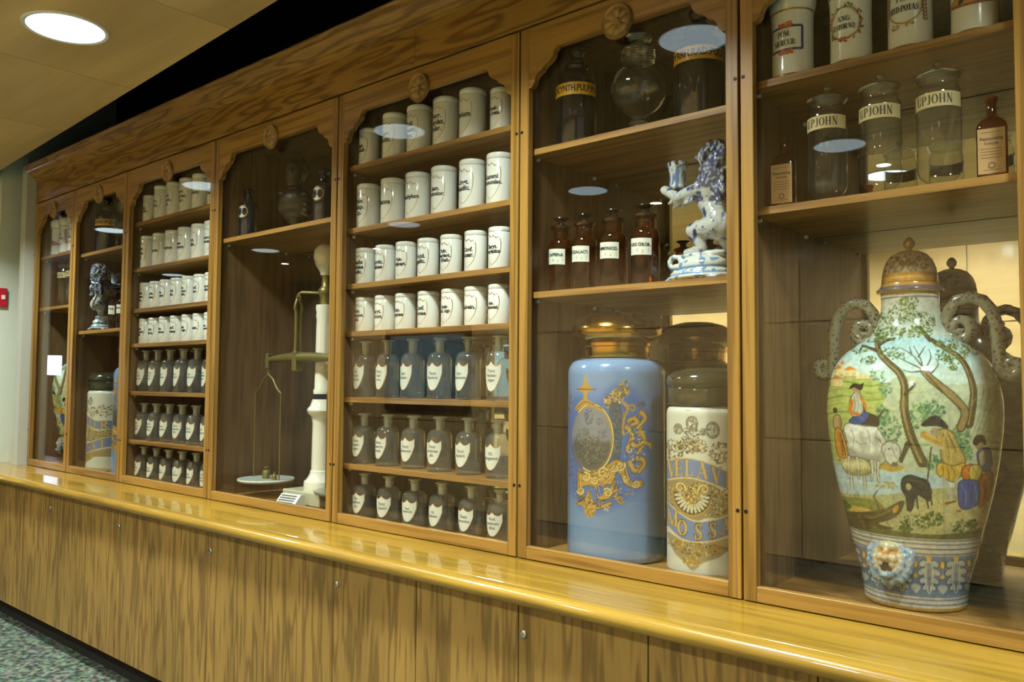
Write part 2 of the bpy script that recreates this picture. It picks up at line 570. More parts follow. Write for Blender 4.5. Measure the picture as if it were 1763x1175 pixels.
# --- Roman capitals with thick stems, hairlines and serifs: strokes as (points, widths)
TH, HL = 0.17, 0.06
def _L(x0, y0, x1, y1, w): return ([(x0, y0), (x1, y1)], [w, w])
def _S(x, y, h=0.12): return ([(x - h, y), (x + h, y)], [HL, HL])
def _E(cx, cy, rx, ry, a0, a1, k=16):
    pts, ws = [], []
    for i in range(k + 1):
        a = math.radians(a0 + (a1 - a0) * i / k)
        pts.append((cx + rx * math.cos(a), cy + ry * math.sin(a)))
        ws.append(HL + (TH - HL) * abs(math.cos(a)) ** 1.5)
    return (pts, ws)
def _stem(x, w=TH): return [_L(x, 0, x, 1, w), _S(x, 0.02), _S(x, 0.98)]
GL = {
 'A': (0.86, [_L(0.08, 0, 0.43, 1, HL), _L(0.43, 1, 0.76, 0, TH), _L(0.2, 0.34, 0.64, 0.34, HL), _S(0.08, 0.02), _S(0.76, 0.02)]),
 'C': (0.76, [_E(0.42, 0.5, 0.32, 0.48, 45, 315)]),
 'D': (0.84, _stem(0.16) + [_E(0.3, 0.5, 0.42, 0.47, -90, 90), _L(0.16, 0.03, 0.3, 0.03, HL), _L(0.16, 0.97, 0.3, 0.97, HL)]),
 'E': (0.72, _stem(0.16) + [_L(0.16, 0.97, 0.62, 0.97, HL), _L(0.16, 0.5, 0.5, 0.5, HL), _L(0.16, 0.03, 0.64, 0.03, HL), _L(0.62, 0.78, 0.62, 1, HL), _L(0.64, 0, 0.64, 0.24, HL), _L(0.5, 0.4, 0.5, 0.6, HL)]),
 'G': (0.82, [_E(0.42, 0.5, 0.32, 0.48, 45, 330), _L(0.68, 0.02, 0.68, 0.42, TH * 0.8), _S(0.68, 0.43)]),
 'H': (0.9, _stem(0.16) + _stem(0.72) + [_L(0.16, 0.5, 0.72, 0.5, HL)]),
 'I': (0.34, _stem(0.17)),
 'J': (0.5, [_L(0.32, 0.2, 0.32, 1, TH), _S(0.32, 0.98), _E(0.16, 0.2, 0.16, 0.2, 0, -150)]),
 'L': (0.7, _stem(0.16) + [_L(0.16, 0.03, 0.62, 0.03, HL), _L(0.62, 0, 0.62, 0.26, HL)]),
 'M': (1.02, [_L(0.14, 0, 0.14, 1, HL), _L(0.14, 1, 0.48, 0.06, TH * 0.9), _L(0.48, 0.06, 0.84, 1, HL), _L(0.84, 0, 0.84, 1, TH), _S(0.14, 0.02), _S(0.84, 0.02), _S(0.1, 0.98, 0.08), _S(0.86, 0.98)]),
 'N': (0.9, [_L(0.14, 0, 0.14, 1, HL), _L(0.14, 1, 0.74, 0, TH), _L(0.74, 0, 0.74, 1, HL), _S(0.14, 0.02), _S(0.12, 0.98), _S(0.74, 0.98)]),
 'O': (0.86, [_E(0.43, 0.5, 0.34, 0.48, 0, 360, 26)]),
 'P': (0.76, _stem(0.16) + [_E(0.34, 0.72, 0.32, 0.25, -90, 90), _L(0.16, 0.47, 0.34, 0.47, HL), _L(0.16, 0.97, 0.34, 0.97, HL)]),
 'Q': (0.88, [_E(0.43, 0.5, 0.34, 0.48, 0, 360, 26), _L(0.45, 0.14, 0.8, -0.14, TH * 0.7)]),
 'R': (0.84, _stem(0.16) + [_E(0.34, 0.72, 0.3, 0.25, -90, 90), _L(0.16, 0.47, 0.34, 0.47, HL), _L(0.16, 0.97, 0.34, 0.97, HL), _L(0.38, 0.47, 0.72, 0.02, TH), _S(0.74, 0.02, 0.08)]),
 'S': (0.66, [([(0.56, 0.8), (0.5, 0.94), (0.34, 0.98), (0.17, 0.9), (0.13, 0.74), (0.24, 0.6), (0.42, 0.48), (0.54, 0.36), (0.55, 0.18), (0.44, 0.05), (0.28, 0.02), (0.13, 0.09), (0.09, 0.25)],
        [HL, HL, HL, 0.09, 0.11, 0.15, 0.17, 0.15, 0.11, 0.08, HL, HL, HL]), _L(0.57, 0.72, 0.57, 0.98, HL), _L(0.08, 0.02, 0.08, 0.28, HL)]),
 'T': (0.76, _stem(0.38) + [_L(0.04, 0.97, 0.72, 0.97, HL), _L(0.04, 0.76, 0.04, 1, HL), _L(0.72, 0.76, 0.72, 1, HL)]),
 'U': (0.86, [_L(0.16, 0.3, 0.16, 1, TH), _E(0.43, 0.3, 0.27, 0.28, 180, 360), _L(0.70, 0.3, 0.70, 1, HL), _S(0.16, 0.98), _S(0.70, 0.98)]),
 'V': (0.84, [_L(0.1, 1, 0.42, 0, TH), _L(0.42, 0, 0.74, 1, HL), _S(0.1, 0.98), _S(0.74, 0.98)]),
 'Y': (0.84, [_L(0.1, 1, 0.42, 0.48, TH), _L(0.42, 0.48, 0.74, 1, HL), _L(0.42, 0, 0.42, 0.5, TH), _S(0.42, 0.02), _S(0.1, 0.98), _S(0.74, 0.98)]),
 'X': (0.84, [_L(0.1, 1, 0.72, 0, TH), _L(0.72, 1, 0.1, 0, HL), _S(0.1, 0.98), _S(0.74, 0.98), _S(0.1, 0.02), _S(0.74, 0.02)]),
 '.': (0.3, [_L(0.07, 0.09, 0.23, 0.09, 0.18)]),
 ':': (0.3, [_L(0.07, 0.14, 0.23, 0.14, 0.16), _L(0.07, 0.6, 0.23, 0.6, 0.16)]),
 ' ': (0.4, []),
}
def caps_strokes(text, h, xs=0.9, gap=0.06):
    """strokes of a line of capitals, centred on the origin"""
    tot = sum(GL[c][0] + gap for c in text) - gap
    x = -tot / 2
    out = []
    for c in text:
        w, st = GL[c]
        for pts, ws in st:
            out.append(([((x + px) * h * xs, (py - 0.5) * h) for px, py in pts], [v * h for v in ws]))
        x += w + gap
    return out
def caps_vf(text, h, xs=0.9, gap=0.06, sub=1):
    return join([ribbon_vf(p, w) for p, w in caps_strokes(text, h, xs, gap)])

# --- blobs fused into one skin (figures, reliefs)
def ell(bm, c, r, rot=(0, 0, 0), seg=16):
    mat = Matrix.Translation(c) @ Matrix.Rotation(rot[2], 4, 'Z') @ Matrix.Rotation(rot[1], 4, 'Y') @ Matrix.Rotation(rot[0], 4, 'X') @ Matrix.Diagonal((*r, 1))
    bmesh.ops.create_uvsphere(bm, u_segments=seg, v_segments=max(8, seg // 2 + 2), radius=1.0, matrix=mat)

def cap(bm, a, b, r0, r1, n=6):
    a, b = Vector(a), Vector(b)
    k = max(2, int((b - a).length / (min(r0, r1) * 0.5)))
    for i in range(k + 1):
        t = i / k
        r = r0 + (r1 - r0) * t
        bmesh.ops.create_icosphere(bm, subdivisions=2, radius=r, matrix=Matrix.Translation(a.lerp(b, t)))

def fuse(bm, voxel, mat, smooth_it=4):
    me = bpy.data.meshes.new('fuse')
    bm.to_mesh(me); bm.free()
    ob = bpy.data.objects.new('fuse_tmp', me)
    COL.objects.link(ob)
    r = ob.modifiers.new('r', 'REMESH'); r.mode = 'VOXEL'; r.voxel_size = voxel
    s = ob.modifiers.new('s', 'SMOOTH'); s.iterations = smooth_it; s.factor = 0.5
    dg = bpy.context.evaluated_depsgraph_get()
    out = bpy.data.meshes.new_from_object(ob.evaluated_get(dg))
    bpy.data.objects.remove(ob); bpy.data.meshes.remove(me)
    out.materials.clear()
    out.materials.append(M[mat])
    out.polygons.foreach_set('use_smooth', [True] * len(out.polygons))
    return out

def set_print(me, cols):
    a = me.color_attributes.new('print', 'FLOAT_COLOR', 'POINT')
    c = np.ones((len(me.vertices), 4), np.float32)
    c[:, :3] = cols
    a.data.foreach_set('color', c.ravel())

def srgb2lin(c):
    c = np.asarray(c, np.float64) / 255.0
    return np.where(c <= 0.04045, c / 12.92, ((c + 0.055) / 1.055) ** 2.4)

# --- small painter for glaze pictures (canvas in picture units, y down)
class Canvas:
    def __init__(s, x0, y0, x1, y1, bg, res=1.0):
        s.x0, s.y0, s.res = x0, y0, res
        s.w, s.h = int((x1 - x0) * res) + 1, int((y1 - y0) * res) + 1
        s.a = np.empty((s.h, s.w, 3)); s.a[:] = bg
        s.rng = np.random.RandomState(5)
    def _win(s, xa, ya, xb, yb):
        i0, i1 = max(0, int((xa - s.x0) * s.res) - 2), min(s.w, int((xb - s.x0) * s.res) + 3)
        j0, j1 = max(0, int((ya - s.y0) * s.res) - 2), min(s.h, int((yb - s.y0) * s.res) + 3)
        if i0 >= i1 or j0 >= j1: return None
        X, Y = np.meshgrid(s.x0 + np.arange(i0, i1) / s.res, s.y0 + np.arange(j0, j1) / s.res)
        return (slice(j0, j1), slice(i0, i1)), X, Y
    def _put(s, sl, al, col):
        al = al[..., None]
        s.a[sl] = s.a[sl] * (1 - al) + np.array(col, float) * al
    def poly(s, pts, col, smooth=True, alpha=1.0, soft=1.4):
        P = np.array(catmull(pts, 5, True) if smooth else pts, float)
        w = s._win(P[:, 0].min(), P[:, 1].min(), P[:, 0].max(), P[:, 1].max())
        if not w: return
        sl, X, Y = w
        ins = np.zeros(X.shape, bool); d = np.full(X.shape, 1e9)
        n = len(P)
        for i in range(n):
            x1, y1 = P[i]; x2, y2 = P[(i + 1) % n]
            if y1 != y2:
                c = ((y1 > Y) != (y2 > Y)) & (X < (x2 - x1) * (Y - y1) / (y2 - y1) + x1)
                ins ^= c
            dx, dy = x2 - x1, y2 - y1
            L = dx * dx + dy * dy + 1e-9
            t = np.clip(((X - x1) * dx + (Y - y1) * dy) / L, 0, 1)
            d = np.minimum(d, (X - x1 - t * dx) ** 2 + (Y - y1 - t * dy) ** 2)
        sd = np.sqrt(d) * np.where(ins, 1, -1)
        s._put(sl, np.clip(0.5 + sd / soft, 0, 1) * alpha, col)
    def line(s, pts, w0, col, w1=None, smooth=True, alpha=1.0, soft=1.2):
        w1 = w0 if w1 is None else w1
        P = np.array(catmull(pts, 6) if smooth and len(pts) > 2 else pts, float)
        m = max(w0, w1)
        w = s._win(P[:, 0].min() - m, P[:, 1].min() - m, P[:, 0].max() + m, P[:, 1].max() + m)
        if not w: return
        sl, X, Y = w
        best = np.full(X.shape, -1e9); n = len(P) - 1
        for i in range(n):
            x1, y1 = P[i]; dx, dy = P[i + 1] - P[i]
            L = dx * dx + dy * dy + 1e-9
            t = np.clip(((X - x1) * dx + (Y - y1) * dy) / L, 0, 1)
            dd = np.hypot(X - x1 - t * dx, Y - y1 - t * dy)
            ww = w0 + (w1 - w0) * (i + t) / n
            best = np.maximum(best, ww / 2 - dd)
        s._put(sl, np.clip(0.5 + best / soft, 0, 1) * alpha, col)
    def ell(s, cx, cy, rx, ry, col, alpha=1.0, soft=1.4, rot=0.0):
        m = max(rx, ry)
        w = s._win(cx - m, cy - m, cx + m, cy + m)
        if not w: return
        sl, X, Y = w
        c, q = math.cos(rot), math.sin(rot)
        u, v = (X - cx) * c + (Y - cy) * q, -(X - cx) * q + (Y - cy) * c
        d = (1 - np.hypot(u / rx, v / ry)) * min(rx, ry)
        s._put(sl, np.clip(0.5 + d / soft, 0, 1) * alpha, col)
    def rect(s, xa, ya, xb, yb, col, alpha=1.0):
        s.poly([(xa, ya), (xb, ya), (xb, yb), (xa, yb)], col, False, alpha)
    def leaves(s, cx, cy, rx, ry, cols, n, r=(2, 5), alpha=0.85):
        for _ in range(n):
            a, q = s.rng.rand() * 6.283, math.sqrt(s.rng.rand())
            s.ell(cx + rx * q * math.cos(a), cy + ry * q * math.sin(a), s.rng.uniform(*r), s.rng.uniform(*r) * 0.6,
                  cols[s.rng.randint(len(cols))], alpha, 1.2, s.rng.rand() * 3.1)
    def grad(s, ya, yb, c0, c1, xa=None, xb=None):
        j0, j1 = int((ya - s.y0) * s.res), int((yb - s.y0) * s.res)
        for j in range(max(0, j0), min(s.h, j1)):
            t = (j - j0) / max(1, j1 - j0)
            s.a[j] = np.array(c0, float) * (1 - t) + np.array(c1, float) * t
    def speckle(s, amt, k=6):
        g = s.rng.rand(s.h // k + 2, s.w // k + 2)
        jj, ii = np.arange(s.h) / k, np.arange(s.w) / k
        j, i = jj.astype(int), ii.astype(int)
        fj, fi = (jj - j)[:, None], (ii - i)[None, :]
        v = (g[j][:, i] * (1 - fj) * (1 - fi) + g[j + 1][:, i] * fj * (1 - fi) + g[j][:, i + 1] * (1 - fj) * fi + g[j + 1][:, i + 1] * fj * fi)
        s.a *= (1 + (v - 0.5) * amt)[..., None]
    def sample(s, x, y):
        fx, fy = np.clip((x - s.x0) * s.res, 0, s.w - 1.001), np.clip((y - s.y0) * s.res, 0, s.h - 1.001)
        i, j = fx.astype(int), fy.astype(int)
        u, v = (fx - i)[..., None], (fy - j)[..., None]
        a = s.a
        return np.clip(a[j, i] * (1 - u) * (1 - v) + a[j, i + 1] * u * (1 - v) + a[j + 1, i] * (1 - u) * v + a[j + 1, i + 1] * u * v, 0, 255)

def resample(prof, step):
    out = [prof[0]]
    for (r0, z0), (r1, z1) in zip(prof, prof[1:]):
        L = math.hypot(r1 - r0, z1 - z0)
        k = max(1, int(round(L / step)))
        for i in range(1, k + 1):
            out.append((r0 + (r1 - r0) * i / k, z0 + (z1 - z0) * i / k))
    return out

def printed_lathe(prof, canvas, az, fx, fz, step=0.0016, nf=240, nb=60, mat='print', half=100):
    """turned body with a printed front; az = direction the picture faces; fx, fz: metres -> picture units"""
    prof = resample(prof, step)
    ang = list(np.radians(np.linspace(-half, half, nf))) + list(np.radians(np.linspace(half, 360 - half, nb + 2)))[1:-1]
    ang = np.array(ang)
    n = len(ang)
    R = np.array([p[0] for p in prof]); Zs = np.array([p[1] for p in prof])
    th = az + ang
    X = R[:, None] * np.sin(th)[None]; Y = -R[:, None] * np.cos(th)[None]; Zz = np.repeat(Zs[:, None], n, 1)
    vs = np.stack([X, Y, Zz], -1).reshape(-1, 3)
    m = len(prof)
    fs = [(i * n + k, i * n + (k + 1) % n, (i + 1) * n + (k + 1) % n, (i + 1) * n + k) for i in range(m - 1) for k in range(n)]
    fs.append(tuple(reversed(range(n))))
    me = bpy.data.meshes.new('printed')
    me.from_pydata(vs.tolist(), [], fs)
    me.materials.append(M[mat])
    me.polygons.foreach_set('use_smooth', [True] * len(me.polygons))
    sx = R[:, None] * np.sin(ang)[None]
    col = canvas.sample(fx(sx), fz(Zz))
    set_print(me, srgb2lin(col).reshape(-1, 3))
    return me

# ------------------------------------------------------------------ the room
ZF, ZC = -0.75, 1.66
YB = -4.0
def struct(name, me):
    o = link(name, me)
    o['kind'] = 'structure'
    return o

fl = struct('floor', box(-9.7, 3.4, YB - 0.1, 0.46, ZF - 0.05, ZF, 'carpet'))
ce = struct('ceiling', box(-9.7, 3.4, YB - 0.1, 0.5, 2.3, 2.34, 'black'))
def edge_y(x): return -0.19 - 0.0592 * (x + 4.35)
xs = [-1.642 + 0.825 * k for k in range(-9, 6)]
for a, b in zip(xs, xs[1:]):
    rows = [(-1.62, None), (-2.82, -1.62), (YB, -2.82)]
    for ya, yb in rows:
        g = 0.0016
        yl, yr = (edge_y(a), edge_y(b)) if yb is None else (yb - g, yb - g)
        q = [(a + g, ya + g), (b - g, ya + g), (b - g, yr), (a + g, yl)]
        vs = [(x, y, z) for z in (ZC, ZC + 0.02) for x, y in q]
        link('panel', mk(vs, [(3, 2, 1, 0), (4, 5, 6, 7), (0, 1, 5, 4), (1, 2, 6, 5), (2, 3, 7, 6), (3, 0, 4, 7)], 'maple'), ce)

wb = struct('wall_back', box(-9.7, 3.4, YB - 0.12, YB - 0.02, ZF, 2.3, 'wall_grey'))
xx = -7.0
while xx < 3.0:
    for z0, z1 in ((-0.74, 0.1), (0.1, 0.94), (0.94, 1.655)):
        link('panel', box(xx + 0.004, xx + 0.916, YB - 0.02, YB, z0 + 0.004, z1 - 0.004, 'maple_wall', 0.002), wb)
    xx += 0.92
struct('wall_far', box(-9.75, -9.62, YB, 0.5, ZF, 2.3, 'wall_dark'))
struct('wall_behind', box(-9.7, 3.4, 0.46, 0.56, ZF, 2.3, 'black'))
struct('wall_hall', box(-9.62, -5.4, 0.3, 0.45, ZF, 2.3, 'wall_dark'))
struct('light_block_right', box(3.2, 3.4, YB, 0.46, ZC, 2.3, 'black'))  # unseen strip added to keep world light out of the ceiling void
# plastered return at the left end of the counter
struct('wall_left', box(-4.75, -4.60, -0.10, 0.44, 0.0, 2.3, 'wall_white'))
struct('wall_end', box(-4.43, -4.353, -0.048, 0.44, 0.0, 2.3, 'wall_grey'))

struct('wall_pier', box(0.592, 1.36, 0.0, 0.44, 0.0, 1.5, 'wall_grey'))

# ------------------------------------------------------------------ ceiling downlights
ring_me = lathe([(0.118, 0.0), (0.118, -0.004), (0.128, -0.006), (0.132, -0.001), (0.132, 0.0)], 'white_plastic', 40, 60)
lens_me = lathe([(0.0, -0.002), (0.118, -0.002), (0.118, 0.0)][::1], 'lens', 40)
LAMPS = [(1.06, -0.7), (-0.5, -0.66), (-2.06, -0.71), (-3.80, -0.68), (-5.75, -0.98),
         (1.0, -2.24), (-0.57, -2.24), (-2.08, -2.24), (-3.77, -2.26), (-5.67, -2.30), (-8.0, -2.62)]
_where = ['above the right-hand case, nearest row', 'nearest row, over the blue jar', 'nearest row, in plain view near the top left',
          'nearest row, over the far cabinets', 'nearest row, beyond the counter end', 'second row, behind the camera',
          'second row, opposite the painted vase', 'second row, opposite the blue jar', 'second row, opposite the scale',
          'second row, toward the hall', 'last lamp down the hall']
for (x, y), w in zip(LAMPS, _where):
    t = thing('ceiling_downlight', 'round recessed white downlight, ' + w, 'downlight', (x, y, ZC), group='recessed ceiling downlights')
    link('trim_ring', ring_me, t)
    link('lens', lens_me, t)
    ld = bpy.data.lights.new('downlight_beam', 'AREA')
    ld.shape = 'DISK'; ld.size = 0.2
    ld.energy = LAMP_POWER if x > -5 else LAMP_POWER * 0.25
    ld.color = LAMP_COLOR
    ld.spread = math.radians(132)
    lo = bpy.data.objects.new('downlight_beam', ld)
    COL.objects.link(lo)
    lo.parent = t
    lo.location = (0, 0, -0.008)

# small warm accent lamps washing the maple wall opposite
am_ring = lathe([(0.036, 0.0), (0.036, -0.004), (0.044, -0.005), (0.046, 0.0)], 'white_plastic', 28, 60)
am_lens = lathe([(0.0, -0.002), (0.036, -0.002), (0.036, 0.0)], 'warm_lens', 28)
for k, (x, y) in enumerate(((0.9, -2.8), (-0.52, -2.75), (-1.94, -2.8), (-3.36, -2.84), (-4.8, -2.86), (-6.25, -2.89))):
    t = thing('accent_lamp', 'small warm recessed accent lamp near the maple wall, %s from the right' % ('first', 'second', 'third', 'fourth', 'fifth', 'sixth')[k], 'downlight', (x, y, ZC), group='accent lamps along the maple wall')
    link('trim_ring', am_ring, t); link('lens', am_lens, t)
    ld = bpy.data.lights.new('accent_beam', 'SPOT')
    ld.energy = WASH_POWER; ld.color = (1.0, 0.92, 0.76); ld.spot_size = math.radians(112); ld.spot_blend = 0.8; ld.shadow_soft_size = 0.03
    lo = bpy.data.objects.new('accent_beam', ld); COL.objects.link(lo); lo.parent = t
    lo.location = (0, 0, -0.05); lo.rotation_euler = (math.radians(-38), 0, 0)

# fire alarm on the end of the wall
t = thing('fire_alarm', 'small red fire alarm box on the pale wall at far left', 'fire alarm', (-4.60, -0.076, 0.965))
link('housing', box(0, 0.022, -0.024, 0.02, -0.055, 0.055, 'red', 0.003), t)
link('strobe_lens', box(0.022, 0.03, -0.012, 0.008, -0.012, 0.014, 'white_plastic', 0.002), t)

# far lit screen and framed picture across the room
t = thing('wall_screen', 'small glowing blue-white screen far down the dark hall', 'screen', (-9.6, -1.89, 0.655))
link('bezel', box(-0.02, 0.0, -0.21, 0.21, -0.13, 0.13, 'black'), t)
link('display', box(0.0, 0.004, -0.195, 0.195, -0.115, 0.115, 'screen'), t)
t = thing('framed_picture', 'blue picture in a dark frame on the maple wall, seen in the mirror', 'picture', (-5.35, YB + 0.001, 0.62))
for a in ((-0.62, -0.56, -0.42, 0.42), (0.56, 0.62, -0.42, 0.42), (-0.56, 0.56, 0.36, 0.42), (-0.56, 0.56, -0.42, -0.36)):
    link('frame_rail', box(a[0], a[1], 0, 0.04, a[2], a[3], 'frame_and_gap_shade', 0.004), t)
M['blue_art'] = flat('blue_art', (120, 160, 184), 0.4, vary=0.5, vscale=4)
link('canvas', box(-0.56, 0.56, 0.005, 0.02, -0.36, 0.36, 'blue_art'), t)

# ------------------------------------------------------------------ cabinetry
BX = [-4.348, -3.798, -3.172, -2.353, -1.516, -0.672, 0.0, 0.588]
MIR = 0.40           # mirror face
HD = 1.5             # door height
ZB = 0.012           # floor of the cases
SH = {0: (1.183, 0.886), 1: (1.146, 0.735), 2: (1.237, 1.015, 0.818, 0.652, 0.424, 0.194), 3: (1.071,),
      4: (1.237, 1.015, 0.818, 0.652, 0.424, 0.194), 5: (1.146, 0.735), 6: (1.183, 0.886)}
ST = 0.018
def top(bay, i): return SH[bay][i] + ST / 2

def ogee(sgn, xi):
    """bracket outline from the stile up to the rail: (x, z)"""
    rel = [(0.0, -0.098), (0.010, -0.096), (0.018, -0.088), (0.022, -0.074), (0.028, -0.064), (0.038, -0.058), (0.048, -0.054),
           (0.052, -0.047), (0.060, -0.041), (0.072, -0.036), (0.082, -0.028), (0.088, -0.018), (0.090, -0.008), (0.096, -0.004), (0.100, 0.0)]
    return [(xi + sgn * a, 1.42 + b) for a, b in rel]

def rosette_mesh():
    R, n, rings = 0.047, 72, 14
    vs, fs = [], []
    for i in range(rings + 1):
        r = R * i / rings
        for k in range(n):
            a = 2 * PI * k / n
            t = i / rings
            d = 0.010
            if t > 0.9: d = 0.012 * (1 - ((t - 0.9) / 0.1) ** 2 * 0.8)
            elif t > 0.82: d = 0.008
            elif t > 0.2: d = 0.007 + 0.005 * abs(math.cos(4 * a)) ** 0.7 * math.sin((t - 0.2) / 0.62 * PI)
            else: d = 0.013
            vs.append((r * math.cos(a), -d, r * math.sin(a)))
    for i in range(rings):
        for k in range(n):
            j = (k + 1) % n
            fs.append((i * n + k, i * n + j, (i + 1) * n + j, (i + 1) * n + k))
    m = len(vs)
    vs += [(R * math.cos(2 * PI * k / n), 0, R * math.sin(2 * PI * k / n)) for k in range(n)]
    for k in range(n):
        j = (k + 1) % n
        fs.append((rings * n + k, rings * n + j, m + j, m + k))
    return mk(vs, fs, 'oak_dark', 50)
ros_me = rosette_mesh()
screw_me = mk(*[(lambda v, f: ([(x, -z, y) for x, y, z in v], f))(*lathe_vf([(0.0046, 0), (0.0046, 0.001), (0, 0.0012)], 10))][0], 'screw')
pin_me = mk(*[(lambda v, f: ([(z, y, x) for x, y, z in v], f))(*lathe_vf([(0.005, 0), (0.005, 0.008), (0, 0.009)], 8))][0], 'white_plastic', 60)

CASE_LABEL = ['oak display case at the far left holding white jars and a painted vase',
              'second oak display case from the left wall, with lion figurine',
              'oak display case of white jars and bottles left of the scale',
              'oak display case housing the white porcelain scale and bronze bust',
              'oak display case of white jars and bottles right of the scale',
              'oak display case holding the large blue jar and four amber bottles',
              'rightmost oak display case holding the large painted vase']
for i in range(7):
    a, b = BX[i], BX[i + 1]
    t = thing('display_case', CASE_LABEL[i], 'display case', ((a + b) / 2, 0, 0), group='row of glazed oak display cases')
    c = (a + b) / 2
    w = (b - a) / 2
    g = 0.0032
    link('side_panel', box(-w, -w + ST, 0.022, 0.43, 0.0, 1.5, 'oak_side'), t)
    link('side_panel', box(w - ST, w, 0.022, 0.43, 0.0, 1.5, 'oak_side'), t)
    link('top_panel', box(-w + ST, w - ST, 0.022, 0.43, 1.485, 1.5, 'oak_side'), t)
    link('bottom_panel', box(-w + ST, w - ST, 0.022, 0.43, 0.0, ZB, 'oak_shelf'), t)
    link('back_mirror', box(-w + ST, w - ST, MIR, MIR + 0.006, ZB, 1.485, 'mirror'), t)
    for z in SH[i]:
        sh = link('shelf', box(-w + ST + 0.001, w - ST - 0.001, 0.03, MIR - 0.004, z - ST / 2, z + ST / 2, 'oak_shelf', 0.001), t)
        for yy in (0.06, 0.34):
            link('shelf_pin', pin_me, sh, (-w + ST, yy, z - ST / 2 - 0.006))
    d = bpy.data.objects.new('door', None)
    COL.objects.link(d); d.parent = t
    SW = 0.034
    for s in (-1, 1):
        x0, x1 = sorted((s * (w - g), s * (w - SW)))
        link('stile', box(x0, x1, 0.0, 0.021, 0.002, 1.497, 'oak_z', 0.0012), d)
        for z in (1.2, 0.2):
            link('screw', screw_me, d, (s * (w - 0.010), 0.0, z))
    link('bottom_rail', box(-w + SW, w - SW, 0.0005, 0.0205, 0.002, 0.036, 'oak_x', 0.001), d)
    L, Rr = ogee(1, -w + SW), ogee(-1, w - SW)
    link('top_rail', extrude_xz([(-w + SW, 1.497)] + L + Rr[::-1] + [(w - SW, 1.497)], 0.0005, 0.0205, 'oak_x'), d)
    link('glass_pane', box(-w + SW - 0.006, w - SW + 0.006, 0.0225, 0.0265, 0.03, 1.44, 'pane'), d)
    link('rosette', ros_me, d, (0, 0.0, 1.43))
    link('gap_shade_strip', box(-w + 0.002, w - 0.002, 0.024, 0.028, 1.486, 1.51, 'frame_and_gap_shade'), t)  # dark strip added to paint the shade in the gap below the frieze

# frieze and cornice run over all the cases
t = thing('cornice', 'long oak frieze with stepped crown moulding along the case tops', 'cornice', (0, 0, 0))
for a, b in ((-4.345, -1.12), (-1.1195, 1.3)):
    link('frieze_board', box(a, b, 0.0, 0.022, 1.5045, 1.66, 'oak_frieze', 0.001), t)
prof = [(0.03, 1.632), (-0.003, 1.632), (-0.009, 1.636), (-0.010, 1.642), (-0.014, 1.646), (-0.020, 1.648), (-0.021, 1.654), (-0.027, 1.658),
        (-0.036, 1.663), (-0.046, 1.671), (-0.053, 1.681), (-0.055, 1.687), (-0.061, 1.690), (-0.067, 1.691), (-0.073, 1.694), (-0.076, 1.700), (-0.074, 1.706), (0.03, 1.706)]
link('crown_moulding', extrude_yz(prof, -4.35, 1.3, 'oak_frieze', 35), t)

t = thing('worktop', 'long glossy yellow oak counter top with rounded front edge', 'counter', (0, 0, 0))
link('top_board', box(-5.2, 1.35, -0.236, 0.44, -0.038, -0.0005, 'oak_top', 0.0008), t)
np_ = [(-0.2365, -0.0385)]
for k in range(9):
    an = -PI / 2 - PI * k / 8
    np_.append((-0.259 + 0.0195 * math.cos(an), -0.0195 + 0.019 * math.sin(an)))
np_ += [(-0.2365, -0.0006)]
link('nosing', extrude_yz(np_, -5.2, 1.35, 'oak_top', 40), t)

lock_me = mk(*(lambda v, f: ([(x, -z, y) for x, y, z in v], f))(*lathe_vf([(0.0095, 0), (0.0095, 0.004), (0.007, 0.006), (0.004, 0.006), (0.0035, 0.003), (0, 0.003)], 16)), 'chrome', 40)
UL = ['leftmost', 'second from left', 'third from left', 'fourth from left', 'fifth from left', 'fifth from right', 'fourth from right', 'third from right', 'second from right', 'rightmost']
units = [(-5.156 + 0.722 * k) for k in range(9)]
for k, a in enumerate(units):
    t = thing('base_cabinet', 'two-door oak base cabinet under the counter, %s of nine' % (UL[k] if k < 5 else UL[k + 1]), 'base cabinet', (a + 0.361, 0, 0), group='base cabinets under the counter')
    link('carcass', box(-0.3605, 0.3605, -0.2165, 0.42, -0.645, -0.0385, 'oak_side'), t)
    link('toe_kick', box(-0.361, 0.361, -0.17, 0.3, ZF, -0.645, 'black'), t)
    for s in (-1, 1):
        x0, x1 = sorted((s * 0.0016, s * 0.3594))
        dr = link('door', box(x0, x1, -0.235, -0.217, -0.645, -0.0395, 'oak_base', 0.0008), t)
        if s == 1:
            link('lock', lock_me, dr, (0.018, -0.235, -0.112))

